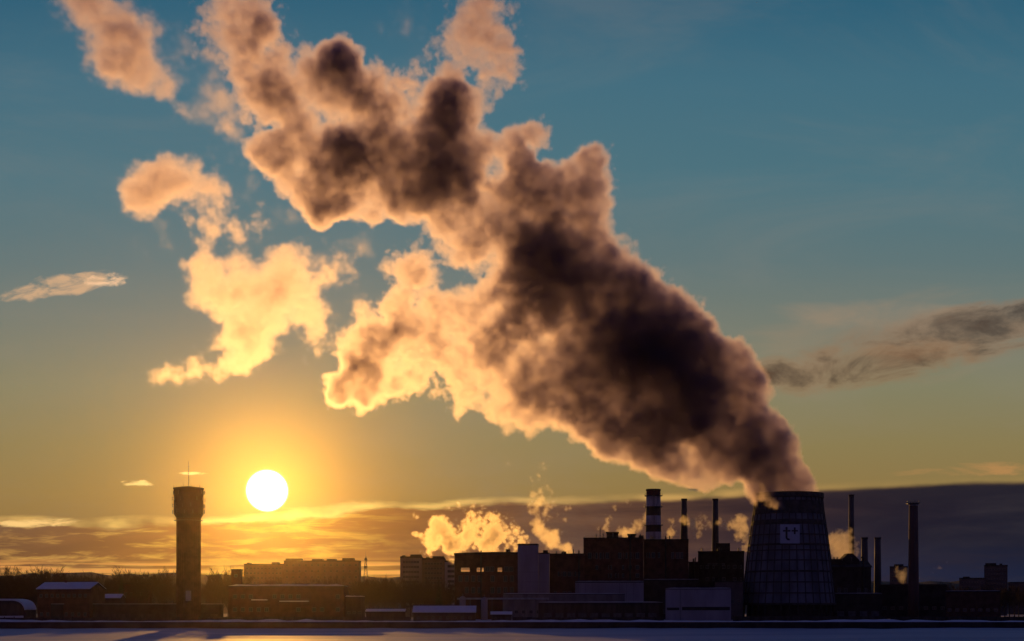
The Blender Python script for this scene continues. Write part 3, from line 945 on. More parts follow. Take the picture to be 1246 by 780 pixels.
# lattice mast
def lattice(px, ptop, D, label):
    e = empty('lattice_mast', (gx(px, D), D, GZ), 0.3, label, 'mast')
    H = gz(ptop, D) - GZ
    bm = NEW()
    R = lambda z: 2.6 * (1 - z / H) + 0.35
    cs = [(1, 1), (-1, 1), (-1, -1), (1, -1)]
    n = 14
    for (a, b_) in cs:
        tube(bm, [(a * R(0), b_ * R(0), -0.3), (a * R(H), b_ * R(H), H)], [0.2, 0.1], 4)
    for k in range(n):
        z0, z1 = H * k / n, H * (k + 1) / n
        for i in range(4):
            a, c = cs[i], cs[(i + 1) % 4]
            tube(bm, [(a[0] * R(z0), a[1] * R(z0), z0), (c[0] * R(z1), c[1] * R(z1), z1)], [0.09, 0.09], 3)
            tube(bm, [(a[0] * R(z1), a[1] * R(z1), z1), (c[0] * R(z1), c[1] * R(z1), z1)], [0.08, 0.08], 3)
    obj('lattice', bm, 'metal', e)
    for zf, r in ((0.93, 1.0), (0.80, 1.3)):
        bm = NEW(); lathe(bm, [(0.6, 0), (r, 0.1), (r, 1.6), (0.6, 1.7)], 10); obj('antenna_drum', bm, 'metal', e, (0, 0, H * zf))
    bm = NEW(); tube(bm, [(0, 0, H), (0, 0, H + 4)], [0.1, 0.05], 4); obj('aerial', bm, 'metal', e)
lattice(445, 677, 1000, 'thin lattice mast in the gap right of the long hazy housing block')

# ------------------------------------------------------------------ buildings by the left bank
e, he, hr, hw = gabled('brick_house', 42, 112, 717, 709.5, 640, 14, 'brick', 'roofing', 'long two storey house with a snowy gable roof near the left edge', rz=-0.22, nwin=9, wz=gz(727, 640) - GZ)
for k in range(8): window(e, -hw + 2 * hw * (k + 0.7) / 8.4, 2.0, 1.4, 1.7)
part_box(e, 'chimney', -3, -2, 6.4, 7.6, hr - 0.6, hr + 1.3, 'brick')
# hooped shed deep in snow
e = empty('hooped_shed', (gx(4, 605), 605, GZ), -0.05, 'round topped snow covered shed cut off by the left edge', 'shed')
r = 28 * 605 / F
H = gz(728.5, 605) - GZ
bm = NEW(); prism(bm, [(-r, -0.4)] + [(-r * math.copysign(abs(math.cos(t)) ** 0.5, math.cos(t)), (H - 0.8) * math.sin(t) ** 0.6) for t in [math.pi * k / 16 for k in range(17)]] + [(r, -0.4)], 0, 12)
obj('wall', bm, 'timber', e)
outer = [(-(r + .25) * math.copysign(abs(math.cos(t)) ** 0.5, math.cos(t)), H * math.sin(t) ** 0.6) for t in [math.pi * k / 24 for k in range(3, 22)]]
inn = [(x * 0.97, z - 0.7) for x, z in outer]
bm = NEW(); prism(bm, outer + inn[::-1], -0.3, 12.2); obj('roof_snow', bm, 'snow', e)
bm = NEW(); prism(bm, [(-r * .4, 0.8), (r * .95, 0.8), (r * .9, 2.4), (-r * .2, 2.3)], -3.0, -0.31); obj('snow_heap', bm, 'snow', e)
e, he, hr, hw = gabled('shed', 104, 146, 728, 724, 668, 8, 'timber', 'roofing', 'low shed with a snowy roof against the gabled house', nwin=5, wz=4.0)
e, h, hw = block('boathouse', 150, 176, 709.5, 720, 14, 'brick', 'plain flat topped brick block between the snowy shed and the water tower')
windows(e, -hw + 1.5, hw - 1.5, 4, 5, 12, 2, 1.4, 1.8)
e, h, hw = block('garage_row', 62, 268, 735, 640, 7, 'soot', 'very long dark garage row below the water tower', snow=0.12, parapet=0.3)
for k in range(18): part_box(e, 'gate', -hw + 1.2 + k * 4.2, -hw + 4.4 + k * 4.2, -0.1, -0.003, 0.1, 3.0, 'timber')
e, h, hw = block('depot', 278, 419, 713, 648, 16, 'brick', 'long flat depot with a white snow line along its roof, right below the sun', snow=0.9, parapet=0.3)
windows(e, -hw + 3, hw - 3, 14, 4, 10, 2, 1.9, 2.0, 0.2)
for a, b_, y in ((341, 376, 731.5), (307, 326, 729.8)):
    c = 348.5
    bm = NEW(); box(bm, gx(a, 648) - gx(c, 648), gx(b_, 648) - gx(c, 648), -2.6, -0.003, gz(y + .7, 648) - GZ, gz(y - .5, 648) - GZ); o = obj('canopy', bm, 'snow', e)
    o['label'] = 'snow covered canopy'
e, h, hw = block('lift_house', 281.5, 292.5, 692.5, 690, 6, 'brick', 'small square brick tower poking up behind the snow roofed depot')
window(e, 0, h - 4, 1.5, 1.5)
e, h, hw = block('shed', 420, 442, 726, 652, 8, 'timber', 'low timber shed against the right end of the snow roofed depot', snow=0.5, parapet=0.2)
windows(e, -2.5, 2.5, 3, 3, 3, 1, 1.4, 1.2)
# low wide snow roof by the bank
e, he, hr, hw = gabled('boat_shed', 503, 578, 745.5, 738.6, 604, 11, 'timber', 'roofing', 'low wide boat shed whose snowy roof faces the pond', nwin=8, wz=1.0, ww=1.2, wh=1.0)
e, he, hr, hw = gabled('shed', 598, 622, 748, 745.6, 600, 5, 'timber', 'roofing', 'tiny snow roofed hut beside the wide boat shed', nwin=3, wz=0.8, ww=0.8, wh=0.8)
e, he, hr, hw = gabled('shed', 446, 492, 744.5, 742.5, 612, 6, 'timber', 'roofing', 'narrow low hut left of the wide boat shed', nwin=4, wz=1.0, ww=0.8, wh=0.8)

# pipe bridge on trestles
def pipe_bridge(px0, px1, py, D, label):
    x0, x1 = gx(px0, D), gx(px1, D)
    z = gz(py, D) - GZ
    e = empty('pipe_bridge', ((x0 + x1) / 2, D, GZ), 0, label, 'pipeline')
    hw = (x1 - x0) / 2
    for dy, r in ((0.0, 0.42), (1.3, 0.3)):
        bm = NEW(); tube(bm, [(-hw, dy, z), (hw, dy, z)], [r, r], 10); obj('pipe', bm, 'steel', e)
    n = 9
    for k in range(n):
        x = -hw + 2 * hw * (k + 0.2) / (n - 0.6)
        bm = NEW()
        for dy in (-0.5, 1.8): tube(bm, [(x, dy, -0.3), (x, dy, z - 0.4)], [0.14, 0.14], 5)
        box(bm, x - 0.15, x + 0.15, -0.7, 2.0, z - 0.62, z - 0.43)
        obj('trestle', bm, 'metal', e)
pipe_bridge(556, 668, 728.5, 664, 'pair of pale pipes on trestles in front of the hall with glowing windows')
e = empty('storage_tank', (gx(563, 672), 672, GZ), 0, 'slim upright pale storage tank at the left end of the pipes', 'tank')
bm = NEW(); lathe(bm, [(1.4, 0), (1.4, 10.5), (0.9, 11.2), (0.2, 11.4)], 20); obj('body', bm, 'panel', e)
bm = NEW(); tube(bm, [(0, 0, 11.3), (0, 0, 12.6)], [0.2, 0.2], 6); obj('vent_pipe', bm, 'metal', e)
e = empty('storage_tank', (gx(589.5, 660), 660, GZ), 0, 'slim upright pale storage tank standing among the pipe trestles', 'tank')
bm = NEW(); lathe(bm, [(1.5, 0), (1.5, 10.0), (0.9, 10.6), (0.2, 10.8)], 20); obj('body', bm, 'panel', e)
bm = NEW(); tube(bm, [(0, 0, 10.7), (0, 0, 12.0)], [0.2, 0.2], 6); obj('vent_pipe', bm, 'metal', e)

# fence along the bank
def fence(px0, px1, D, h, label):
    x0, x1 = gx(px0, D), gx(px1, D)
    e = empty('fence', ((x0 + x1) / 2, D, GZ), 0, label, 'fence')
    L = x1 - x0
    n = max(2, int(L / 4.0))
    for k in range(n):
        a = -L / 2 + L * k / n
        bm = NEW()
        box(bm, a + 0.13, a + L / n - 0.13, -0.06, 0.06, -0.3, h + random.uniform(-0.1, 0.1))
        obj('fence_panel', bm, 'timber', e)
        bm = NEW(); box(bm, a - 0.12, a + 0.12, -0.14, 0.14, -0.3, h + 0.35); obj('post', bm, 'soot', e)
fence(-30, 230, 596, 1.7, 'long board fence along the bank below the garages')
fence(240, 500, 598, 1.9, 'long board fence along the bank below the snow roofed depot')
fence(624, 808, 596, 1.8, 'long board fence along the bank below the pipes and the timber depot')
fence(892, 1080, 600, 2.2, 'board fence along the bank at the foot of the cooling tower')
fence(1084, 1280, 600, 2.0, 'board fence along the bank below the tall lone chimney')

# ------------------------------------------------------------------ bare winter trees
def bare_tree_meshes(seed, H):
    r = random.Random(seed)
    tb, cb = NEW(), NEW()
    lean = Vector((r.uniform(-.06, .06), r.uniform(-.06, .06), 1)).normalized()
    tr = [lean * (H * 0.55 * t) for t in (0, 0.35, 0.7, 1.0)]
    tube(tb, tr, [H * 0.017, H * 0.013, H * 0.010, H * 0.006], 6)
    def grow(p, d, L, rad, lvl):
        pts = [p]
        dd = d.copy()
        for k in range(3):
            dd = (dd + Vector((r.uniform(-.22, .22), r.uniform(-.22, .22), r.uniform(-.05, .22)))).normalized()
            pts.append(pts[-1] + dd * (L / 3))
        tube(cb, pts, [rad, rad * .75, rad * .55, rad * .3], 4 if lvl < 1 else 3, caps=False)
        if lvl >= 3: return
        for k in range((6, 5, 4)[lvl]):
            t = r.uniform(0.25, 1.0)
            i = min(2, int(t * 3)); q = pts[i].lerp(pts[i + 1], t * 3 - i)
            sd = (dd + Vector((r.uniform(-1, 1), r.uniform(-1, 1), r.uniform(-.3, .9))) * 0.85).normalized()
            grow(q, sd, L * r.uniform(.42, .65), max(rad * .55, 0.04), lvl + 1)
    n = 11
    for k in range(n):
        t = 0.35 + 0.65 * k / (n - 1)
        p = lean * (H * 0.55 * t)
        a = k * 2.4 + r.uniform(-.4, .4)
        up = 0.7 + 1.3 * (t - 0.3)
        d = Vector((math.cos(a), math.sin(a), up)).normalized()
        grow(p, d, H * r.uniform(.26, .38) * (1.25 - 0.35 * t), H * 0.0065, 0)
    return tb, cb

def conifer_meshes(seed, H):
    r = random.Random(seed)
    tb, cb = NEW(), NEW()
    tube(tb, [(0, 0, -0.2), (0, 0, H * .5), (0, 0, H)], [H * .018, H * .011, 0.03], 6)
    z = H * .08
    while z < H * .98:
        R = (1 - z / H) ** 0.85 * H * 0.17 + 0.15
        n = 9
        for k in range(n):
            a = r.uniform(0, 6.28)
            Lb = R * r.uniform(.65, 1.1)
            d = Vector((math.cos(a), math.sin(a), -0.35))
            p0 = Vector((0, 0, z)); p1 = p0 + d * Lb * .6; p2 = p0 + Vector((d.x, d.y, -0.28)) * Lb
            sd = Vector((-d.y, d.x, 0)) * Lb * .28
            for q in ((p0, p1 + sd, p2, p1 - sd), (p0, p1 + Vector((0, 0, -Lb * .3)), p2, p1 + Vector((0, 0, .05)))):
                cb.faces.new([cb.verts.new(v) for v in q])
        z += H * .022
    return tb, cb

def thing_tree(px, ptop, D, proto, label, group, H0, rz):
    z = (gz(ptop, D) - GZ)
    e = empty('bare_tree' if proto[2] else 'spruce_tree', (gx(px, D), D, GZ), rz, label, 'tree', group)
    k = z / H0
    e.scale = (k, k, k)
    copy_of(proto[0], e); copy_of(proto[1], e)
    return e

def make_trees():
    rr = random.Random(21)
    H0 = 16.0
    protos = []
    for sd in range(7):
        tb, cb = bare_tree_meshes(100 + sd, H0)
        t = obj('trunk', tb, 'bark'); c = obj('crown', cb, 'twig')
        # crowns differ in height; measure
        top = max(v.co.z for v in c.data.vertices)
        protos.append((t, c, True, top))
    tb, cb = conifer_meshes(5, 20.0)
    sp = (obj('trunk', tb, 'bark'), obj('crown', cb, 'needle'), False, 20.0)
    zones = [
        (-8, 50, 12, 682, 704, 690, 760, 'bare winter tree in the clump behind the gabled house near the left edge', 'bare trees behind the gabled house'),
        (48, 108, 11, 686, 708, 700, 790, 'bare winter tree rising behind the snowy gable roof', 'bare trees over the gable roof'),
        (110, 214, 16, 687, 712, 700, 820, 'bare winter tree in the row left of the water tower', 'bare trees left of the water tower'),
        (246, 300, 10, 686, 710, 690, 800, 'bare winter tree between the water tower and the snow roofed depot', 'bare trees right of the water tower'),
        (430, 486, 13, 696, 712, 700, 820, 'bare winter tree below the lattice mast', 'bare trees below the lattice mast'),
        (486, 552, 14, 700, 716, 690, 780, 'bare winter tree in front of the pale housing towers', 'bare trees before the housing towers'),
        (310, 425, 12, 695, 710, 700, 800, 'bare winter tree behind the snow roofed depot and before the hazy housing block', 'bare trees behind the depot'),
        (1075, 1165, 16, 705, 714, 800, 1000, 'bare winter tree in the dark belt right of the tall lone chimney', 'bare trees right of the lone chimney'),
        (1165, 1250, 15, 708, 722, 760, 950, 'bare winter tree at the foot of the far housing blocks at the right edge', 'bare trees below the right housing blocks'),
    ]
    for (a, b_, n, y0, y1, d0, d1, lab, grp) in zones:
        for k in range(n):
            px = a + (b_ - a) * (k + rr.uniform(0.1, 0.9)) / n
            p = protos[rr.randrange(7)]
            thing_tree(px, rr.uniform(y0, y1), rr.uniform(d0, d1), p, lab, grp, p[3], rr.uniform(0, 6.28))
    for px, yt, D, lab in ((534, 703, 690, 'dark pointed spruce in front of the narrow pale housing block'), (147.5, 699, 690, 'dark pointed spruce beside the flat topped brick block')):
        thing_tree(px, yt, D, sp, lab, None, 20.0, rr.uniform(0, 6))
    for p in protos + [sp]:
        for o in p[:2]: bpy.data.objects.remove(o)
make_trees()

# ------------------------------------------------------------------ steam: voxel clouds grown from puffs and broken up by turbulence
def vol_mat(name, color, dens, aniso):
    m = bpy.data.materials.new(name)
    m.use_nodes = True
    t = m.node_tree
    t.nodes.clear()
    b = NB(t)
    pv = b.n('ShaderNodeVolumePrincipled')
    pv.inputs['Color'].default_value = color
    pv.inputs['Density'].default_value = dens
    pv.inputs['Anisotropy'].default_value = aniso
    out = b.n('ShaderNodeOutputMaterial')
    t.links.new(pv.outputs[0], out.inputs['Volume'])
    return m


def steam(name, puffs, D, voxel, mat, label, group=None, feature=20.0, warp=9.0, erode=0.62, thr=0.24, power=1.8, gain=1.0, seed=0.0, soft=0.13, flat=0.62, broad=0.7, rim=0.10, crumb=1.3):
    """puffs: (x, y, radius, weight, depth offset) in picture units at depth D"""
    s = D / F
    pts = []
    for (x, y, r, wgt, dz_) in puffs:
        c = P(x, y, D)
        c.y += dz_ * s
        pts.append((c, r * s, wgt))
    org = pts[0][0].copy()
    fl = (1.3, 1.3 * flat, 1.3)
    lo = Vector([min(c[i] - r * fl[i] for c, r, _ in pts) for i in range(3)]) - org
    hi = Vector([max(c[i] + r * fl[i] for c, r, _ in pts) for i in range(3)]) - org
    vol = bpy.data.volumes.new(name)
    ob = bpy.data.objects.new(name, vol)
    ob.location = org
    C.objects.link(ob)
    ng = bpy.data.node_groups.new(name + '_growth', 'GeometryNodeTree')
    ng.interface.new_socket('Geometry', in_out='INPUT', socket_type='NodeSocketGeometry')
    ng.interface.new_socket('Geometry', in_out='OUTPUT', socket_type='NodeSocketGeometry')
    g = NB(ng, True)
    go = g.n('NodeGroupOutput')
    pos = g.n('GeometryNodeInputPosition').outputs[0]
    sp = g.v('ADD', g.v('MULTIPLY', pos, (1.0 / feature, 0.7 / feature, 1.0 / feature)), (seed, seed * 0.7, seed * 1.3))
    # rolling turbulence: two scales of warp before the puffs are looked up
    wa = g.v('SUBTRACT', g.noise(sp, 0.35, 2, 0.5, color=True), (0.5, 0.5, 0.5))
    wb = g.v('SUBTRACT', g.noise(sp, 1.9, 3, 0.55, color=True), (0.5, 0.5, 0.5))
    wp = g.v('ADD', pos, g.v('ADD', g.v('SCALE', wa, warp * 2.2), g.v('SCALE', wb, warp * 1.1)))
    tot = None
    for c, r, wgt in pts:
        if wgt < 0:                                  # a gap seen through the steam
            d = g.v('LENGTH', g.v('MULTIPLY', g.v('SUBTRACT', wp, tuple(c - org)), (1, 0.35, 1)))
        else:
            d = g.v('LENGTH', g.v('MULTIPLY', g.v('SUBTRACT', wp, tuple(c - org)), (1, 1.0 / flat, 1)))
        k = g.mr(d, r * 1.18, r * 0.15, 0.0, wgt)
        tot = k if tot is None else g.m('ADD', tot, k)
    # billows: rounded cells and fine turbulence push the surface in and out
    vo = g.n('ShaderNodeTexVoronoi', feature='F1')
    vo.inputs['Detail'].default_value = 2.5
    vo.inputs['Roughness'].default_value = 0.55
    g.put(vo.inputs['Vector'], g.v('ADD', sp, g.v('SCALE', wb, 0.35)))
    vo.inputs['Scale'].default_value = 1.25
    cell = g.m('SUBTRACT', 0.5, vo.outputs['Distance'])
    fb = g.m('SUBTRACT', g.noise(g.v('ADD', sp, g.v('SCALE', wb, 0.4)), 1.1, 8, 0.70), 0.5)
    fine = g.m('SUBTRACT', g.noise(g.v('ADD', sp, g.v('SCALE', wb, 0.6)), 3.6, 5, 0.6), 0.5)
    tur = g.m('ADD', g.m('ADD', g.m('MULTIPLY', cell, 0.85), g.m('MULTIPLY', fb, 2.2)), g.m('MULTIPLY', fine, crumb))
    base = g.m('MINIMUM', tot, 1.5)
    big = g.m('SUBTRACT', g.noise(sp, 0.30, 3, 0.5), 0.5)
    tur = g.m('MULTIPLY', tur, g.mr(base, 0.0, 0.30, 0.0, erode))
    tur = g.m('MULTIPLY', tur, g.mr(base, 0.7, 1.4, 1.0, 0.55))
    tur = g.m('ADD', tur, g.m('MULTIPLY', big, g.mr(base, 0.1, 0.5, 0.0, 0.5)))
    edge = g.mr(g.m('SUBTRACT', g.m('ADD', base, tur), thr), 0.0, soft)
    body = g.m('POWER', g.m('MAXIMUM', g.m('ADD', g.m('ADD', base, g.m('MULTIPLY', tur, 0.55)), g.m('MULTIPLY', big, broad)), 0.0), power)
    den = g.m('MULTIPLY', g.m('MULTIPLY', edge, g.m('ADD', body, rim)), gain)
    vc = g.n('GeometryNodeVolumeCube')
    g.put(vc.inputs['Density'], den)
    vc.inputs['Background'].default_value = 0.0
    vc.inputs['Min'].default_value = lo
    vc.inputs['Max'].default_value = hi
    for i, ax in enumerate('XYZ'):
        vc.inputs['Resolution ' + ax].default_value = max(8, int((hi[i] - lo[i]) / voxel))
    sm = g.n('GeometryNodeSetMaterial')
    sm.inputs['Material'].default_value = mat
    ng.links.new(vc.outputs[0], sm.inputs[0])
    ng.links.new(sm.outputs[0], go.inputs[0])
    mod = ob.modifiers.new('growth', 'NODES')
    mod.node_group = ng
    vol.materials.append(mat)
    tag(ob, label, 'steam', group)
    return ob
STEAM = vol_mat('steam', (0.66, 0.61, 0.82, 1), 0.175, 0.82)

main = [
    # column rising from the cooling tower
    (956, 604, 44, 1.70, 0), (942, 590, 44, 1.60, 0), (915, 565, 52, 1.60, 5), (940, 552, 36, 1.20, -10), (905, 535, 60, 1.60, 0), (928, 515, 36, 1.10, 4),
    (915, 480, 36, 0.91, 10), (905, 458, 40, 1.10, 0), (885, 450, 40, 1.00, 0), (870, 510, 60, 1.50, -10), (850, 480, 72, 1.60, 5), (865, 545, 44, 1.30, 0),
    (815, 530, 56, 1.50, 8), (775, 520, 56, 1.50, 0), (740, 515, 48, 1.60, 0), (820, 430, 74, 1.70, 0), (770, 450, 78, 1.70, 10), (885, 570, 40, 1.00, 6),
    (850, 420, 40, 0.90, 0), (840, 395, 34, 0.68, 0), (790, 380, 66, 1.70, 0), (730, 400, 78, 1.70, -8), (735, 335, 66, 1.70, 0), (685, 330, 72, 1.60, 6),
    (690, 455, 64, 1.45, 0), (700, 500, 48, 1.50, 10), (655, 475, 50, 0.95, 0), (650, 310, 46, 1.35, 0), (665, 375, 56, 1.00, 0), (640, 340, 44, 0.99, 0),
    (925, 468, 32, 0.95, 0), (943, 528, 30, 1.10, 0), (962, 566, 28, 1.00, 0), (975, 585, 24, 0.90, 0), (920, 606, 17, 1.25, -62), (934, 616, 12, 1.25, -70), (900, 432, 26, 0.90, 0),
    (618, 60, 34, 0.42, 0), (625, 95, 26, 0.38, 0), (560, 50, 40, 0.42, 0), (235, 50, 34, 0.41, 0), (275, 60, 40, 0.44, 0), (355, 60, 34, 0.34, 0), (330, 115, 40, 0.51, 0),
    # small chimney smoke joining it
    (864, 590, 17, 1.70, 0), (852, 582, 24, 1.60, 0), (835, 572, 30, 1.50, 0), (805, 560, 32, 1.30, 0), (775, 548, 32, 1.10, 0), (745, 535, 28, 1.10, 0),
    # lower arm to the left
    (620, 430, 52, 0.72, 0), (630, 490, 44, 0.81, 0), (650, 515, 24, 0.61, 0), (600, 390, 48, 0.80, 5), (585, 450, 46, 0.70, 0), (550, 400, 46, 0.72, 0), (545, 455, 40, 0.72, 0),
    (580, 490, 38, 0.59, 0), (560, 500, 28, 0.50, 0), (610, 510, 28, 0.61, 0), (500, 350, 44, 0.73, 0), (505, 420, 50, 0.73, 0), (470, 390, 48, 0.78, -6), (445, 430, 40, 1.22, 0),
    (450, 470, 42, 0.78, 0), (425, 480, 34, 0.73, 0), (408, 488, 24, 0.68, 0), (430, 390, 34, 0.59, 0), (485, 320, 34, 0.59, 0), (515, 325, 30, 0.54, 0),
    (535, 370, 30, 0.64, 0), (570, 360, 34, 0.73, 0), (500, 460, 34, 0.54, 0), (610, 350, 34, 0.81, 0), (630, 405, 40, 0.40, 0), (600, 415, 30, 0.40, 0),
    (425, 470, 40, 0.55, 0), (405, 478, 28, 0.50, 0), (440, 488, 26, 0.50, 0), (470, 470, 34, 0.40, 0), (398, 470, 20, 0.50, 0), (490, 470, 26, 0.30, 0), (412, 420, 26, 0.35, 0),
    # upper arm
    (700, 270, 52, 1.30, 0), (722, 225, 44, 1.60, 0), (722, 190, 30, 1.40, 0), (690, 235, 50, 1.50, 0), (650, 225, 48, 1.40, 0), (645, 175, 38, 1.10, 0),
    (660, 155, 28, 0.77, 0), (738, 260, 24, 0.68, 0), (615, 190, 44, 1.30, 0), (600, 250, 52, 0.90, 0), (560, 290, 44, 0.72, 0), (590, 310, 44, 0.68, 0), (630, 280, 44, 0.82, 0),
    (555, 195, 54, 1.70, 0), (545, 145, 46, 1.60, 0), (548, 105, 34, 1.20, 0), (515, 200, 52, 1.30, 8), (520, 250, 50, 0.81, 0), (480, 235, 48, 0.97, 0), (545, 240, 44, 1.00, 0),
    (585, 60, 44, 0.53, 0), (600, 25, 48, 0.53, 0), (560, 15, 44, 0.53, 0), (605, 100, 36, 0.46, 0), (590, -15, 48, 0.53, 0), (525, 55, 34, 0.38, 0), (515, 85, 38, 0.43, 0), (580, 125, 34, 0.58, 0),
    (440, 190, 50, 1.00, 0), (408, 190, 44, 1.55, 0), (400, 235, 42, 1.30, 0), (395, 258, 30, 0.90, 0), (420, 100, 50, 1.30, 0), (395, 85, 44, 1.45, 0),
    (412, 58, 32, 1.10, 0), (445, 130, 46, 0.81, 0), (370, 140, 48, 0.77, 0), (355, 195, 50, 0.90, 0), (328, 195, 38, 0.85, 0), (345, 160, 40, 0.72, 0), (315, 185, 26, 0.68, 0),
    (475, 160, 44, 0.82, 0), (365, 235, 34, 0.91, 0), (385, 270, 20, 0.72, 0), (430, 250, 36, 0.67, 0), (455, 265, 22, 0.51, 0), (490, 120, 34, 0.58, 0), (470, 90, 34, 0.54, 0),
    (340, 100, 50, 0.48, 0), (310, 70, 52, 0.50, 0), (300, 25, 52, 0.66, 0), (260, 20, 46, 0.54, 0), (325, 20, 40, 0.54, 0), (250, -15, 44, 0.54, 0), (300, -20, 50, 0.54, 0), (290, 95, 36, 0.38, 0), (310, 130, 36, 0.48, 0),
    # thin steam between the lobes
    (450, 185, 84, 0.30, 0), (350, 150, 74, 0.29, 0), (520, 120, 74, 0.26, 0), (555, 262, 62, 0.30, 0), (480, 235, 64, 0.29, 0), (320, 60, 74, 0.21, 0), (580, 50, 70, 0.21, 0),
    (430, 320, 44, 0.19, 0), (540, 330, 50, 0.26, 0), (600, 400, 74, 0.22, 0), (500, 400, 74, 0.26, 0), (410, 440, 44, 0.22, 0), (640, 250, 70, 0.29, 0), (300, 130, 60, 0.23, 0), (265, 120, 44, 0.20, 0),
    # gaps
    (842, 545, 20, -1.20, 0), (888, 492, 24, -0.90, 0), (688, 406, 26, -0.45, 0), (683, 382, 16, -0.45, 0), (698, 424, 14, -0.40, 0), (668, 414, 16, -0.30, 0), (658, 190, 12, -0.90, 0), (645, 180, 9, -0.80, 0), (667, 184, 8, -0.60, 0), (610, 205, 24, -0.70, 0), (335, 158, 16, -0.60, 0), (898, 590, 14, -0.90, 0),
]
steam('steam_plume', main, 700.0, 0.8, STEAM, 'huge dark backlit steam plume rising from the cooling tower and bending left',
      feature=10.5, warp=6.0, erode=1.0, thr=0.27, power=2.4, seed=3.1)

veil = [(90, 0, 47, 0.55, 0), (120, 20, 50, 0.61, 0), (145, 55, 52, 0.66, 0), (130, 80, 40, 0.50, 0), (170, 85, 42, 0.66, 0), (200, 95, 35, 0.66, 0), (212, 118, 31, 0.66, 0),
        (228, 142, 26, 0.61, 0), (165, 25, 47, 0.46, 0), (185, 55, 40, 0.39, 0), (160, 105, 35, 0.44, 0), (100, -25, 52, 0.55, 0), (205, 20, 28, 0.33, 0), (250, 90, 31, 0.39, 0), (270, 140, 40, 0.39, 0), (285, 160, 31, 0.39, 0)]
steam('steam_cloud', veil, 700.0, 1.4, STEAM, 'thin pinkish veil of drifting steam in the top left corner of the sky',
      feature=9.0, warp=7.0, erode=0.7, thr=0.16, seed=9.4, gain=0.75, soft=0.6, power=1.5)
puff = [(160, 235, 45, 0.77, 0), (190, 225, 45, 0.77, 0), (215, 218, 42, 0.77, 0), (248, 212, 38, 0.66, 0), (265, 235, 33, 0.61, 0), (238, 265, 33, 0.61, 0), (248, 292, 28, 0.55, 0), (270, 265, 31, 0.50, 0),
        (175, 255, 33, 0.55, 0), (310, 250, 24, 0.39, 0), (322, 280, 26, 0.42, 0), (300, 275, 26, 0.33, 0), (280, 285, 28, 0.39, 0)]
steam('steam_cloud', puff, 700.0, 1.3, STEAM, 'small peach coloured steam cloud floating left of the dark plume above the golden one',
      feature=8.0, warp=6.0, erode=0.75, thr=0.18, seed=5.7, gain=0.75, soft=0.5, power=1.5)
gold = [(265, 335, 48, 0.75, 0), (240, 320, 32, 0.6, 0), (320, 335, 48, 0.8, 0), (350, 312, 36, 0.75, 0), (295, 375, 54, 0.85, 0), (290, 415, 42, 0.85, 0), (345, 365, 48, 0.8, 0),
        (378, 385, 34, 0.65, 0), (282, 448, 28, 0.75, 0), (312, 435, 30, 0.75, 0), (330, 410, 34, 0.7, 0), (250, 365, 36, 0.65, 0), (245, 446, 26, 0.75, 0), (215, 455, 24, 0.75, 0), (194, 459, 18, 0.7, 0),
        (385, 420, 28, 0.5, 0), (382, 452, 22, 0.42, 0), (365, 345, 30, 0.5, 0), (395, 345, 26, 0.34, 0), (420, 310, 44, 0.42, 0), (400, 335, 54, 0.36, 0), (390, 400, 40, 0.4, 0)]
steam('steam_cloud', gold, 700.0, 1.3, STEAM, 'glowing golden steam cloud hanging above the sun, left of the plume',
      feature=8.0, warp=6.0, erode=0.75, thr=0.18, seed=1.9, gain=0.6, soft=0.4, power=1.5)

THIN = vol_mat('thin_steam', (0.70, 0.64, 0.80, 1), 0.05, 0.80)
steam('steam_cloud', [(392, 335, 62, 0.5, 0), (425, 400, 46, 0.5, 0), (395, 440, 40, 0.5, 0), (335, 265, 52, 0.45, 0), (282, 150, 62, 0.5, 0), (300, 215, 44, 0.4, 0), (250, 110, 60, 0.5, 0), (215, 60, 62, 0.45, 0),
      (440, 300, 44, 0.4, 0), (180, 285, 60, 0.3, 0), (475, 60, 50, 0.45, 0), (500, 30, 46, 0.45, 0), (640, 60, 36, 0.4, 0)], 735.0, 2.2, THIN,
      'faint see-through haze of steam between the dark plume and the peach and golden steam clouds', feature=16.0, warp=10.0, erode=0.8, thr=0.10, seed=6.6, gain=1.0, soft=0.6, power=1.0, rim=0.0)

# ------------------------------------------------------------------ low steam round the plant
LOWST = vol_mat('low_steam', (0.72, 0.68, 0.70, 1), 0.2, 0.80)
steam('low_steam', [(560, 655, 26, 0.92, 0), (585, 645, 28, 0.74, 0), (575, 625, 20, 0.62, 0), (550, 670, 18, 0.76, 0), (535, 655, 20, 0.92, 0), (518, 652, 14, 0.84, 0), (505, 651, 9, 0.76, 0), (505, 627, 8, 0.76, 0), (522, 668, 14, 0.76, 0), (540, 636, 16, 0.84, 0), (530, 642, 16, 0.76, 0),
      (528, 635, 11, 0.68, 0), (610, 640, 24, 0.68, 0), (605, 660, 22, 0.68, 0), (630, 650, 18, 0.62, 0), (590, 672, 22, 0.62, 0), (560, 612, 10, 0.58, 0), (545, 618, 9, 0.58, 0), (640, 660, 14, 0.62, 0), (625, 672, 16, 0.56, 0), (548, 684, 7, 0.68, 0), (600, 625, 12, 0.50, 0), (565, 690, 16, 0.50, 0), (585, 692, 14, 0.37, 0), (608, 692, 14, 0.31, 0)],
      790.0, 0.55, LOWST, 'bright golden billow of steam bursting up behind the brick hall with glowing windows', feature=3.6, warp=2.4, crumb=0.45, erode=1.1, thr=0.22, seed=2.2, gain=1.6, soft=0.25)
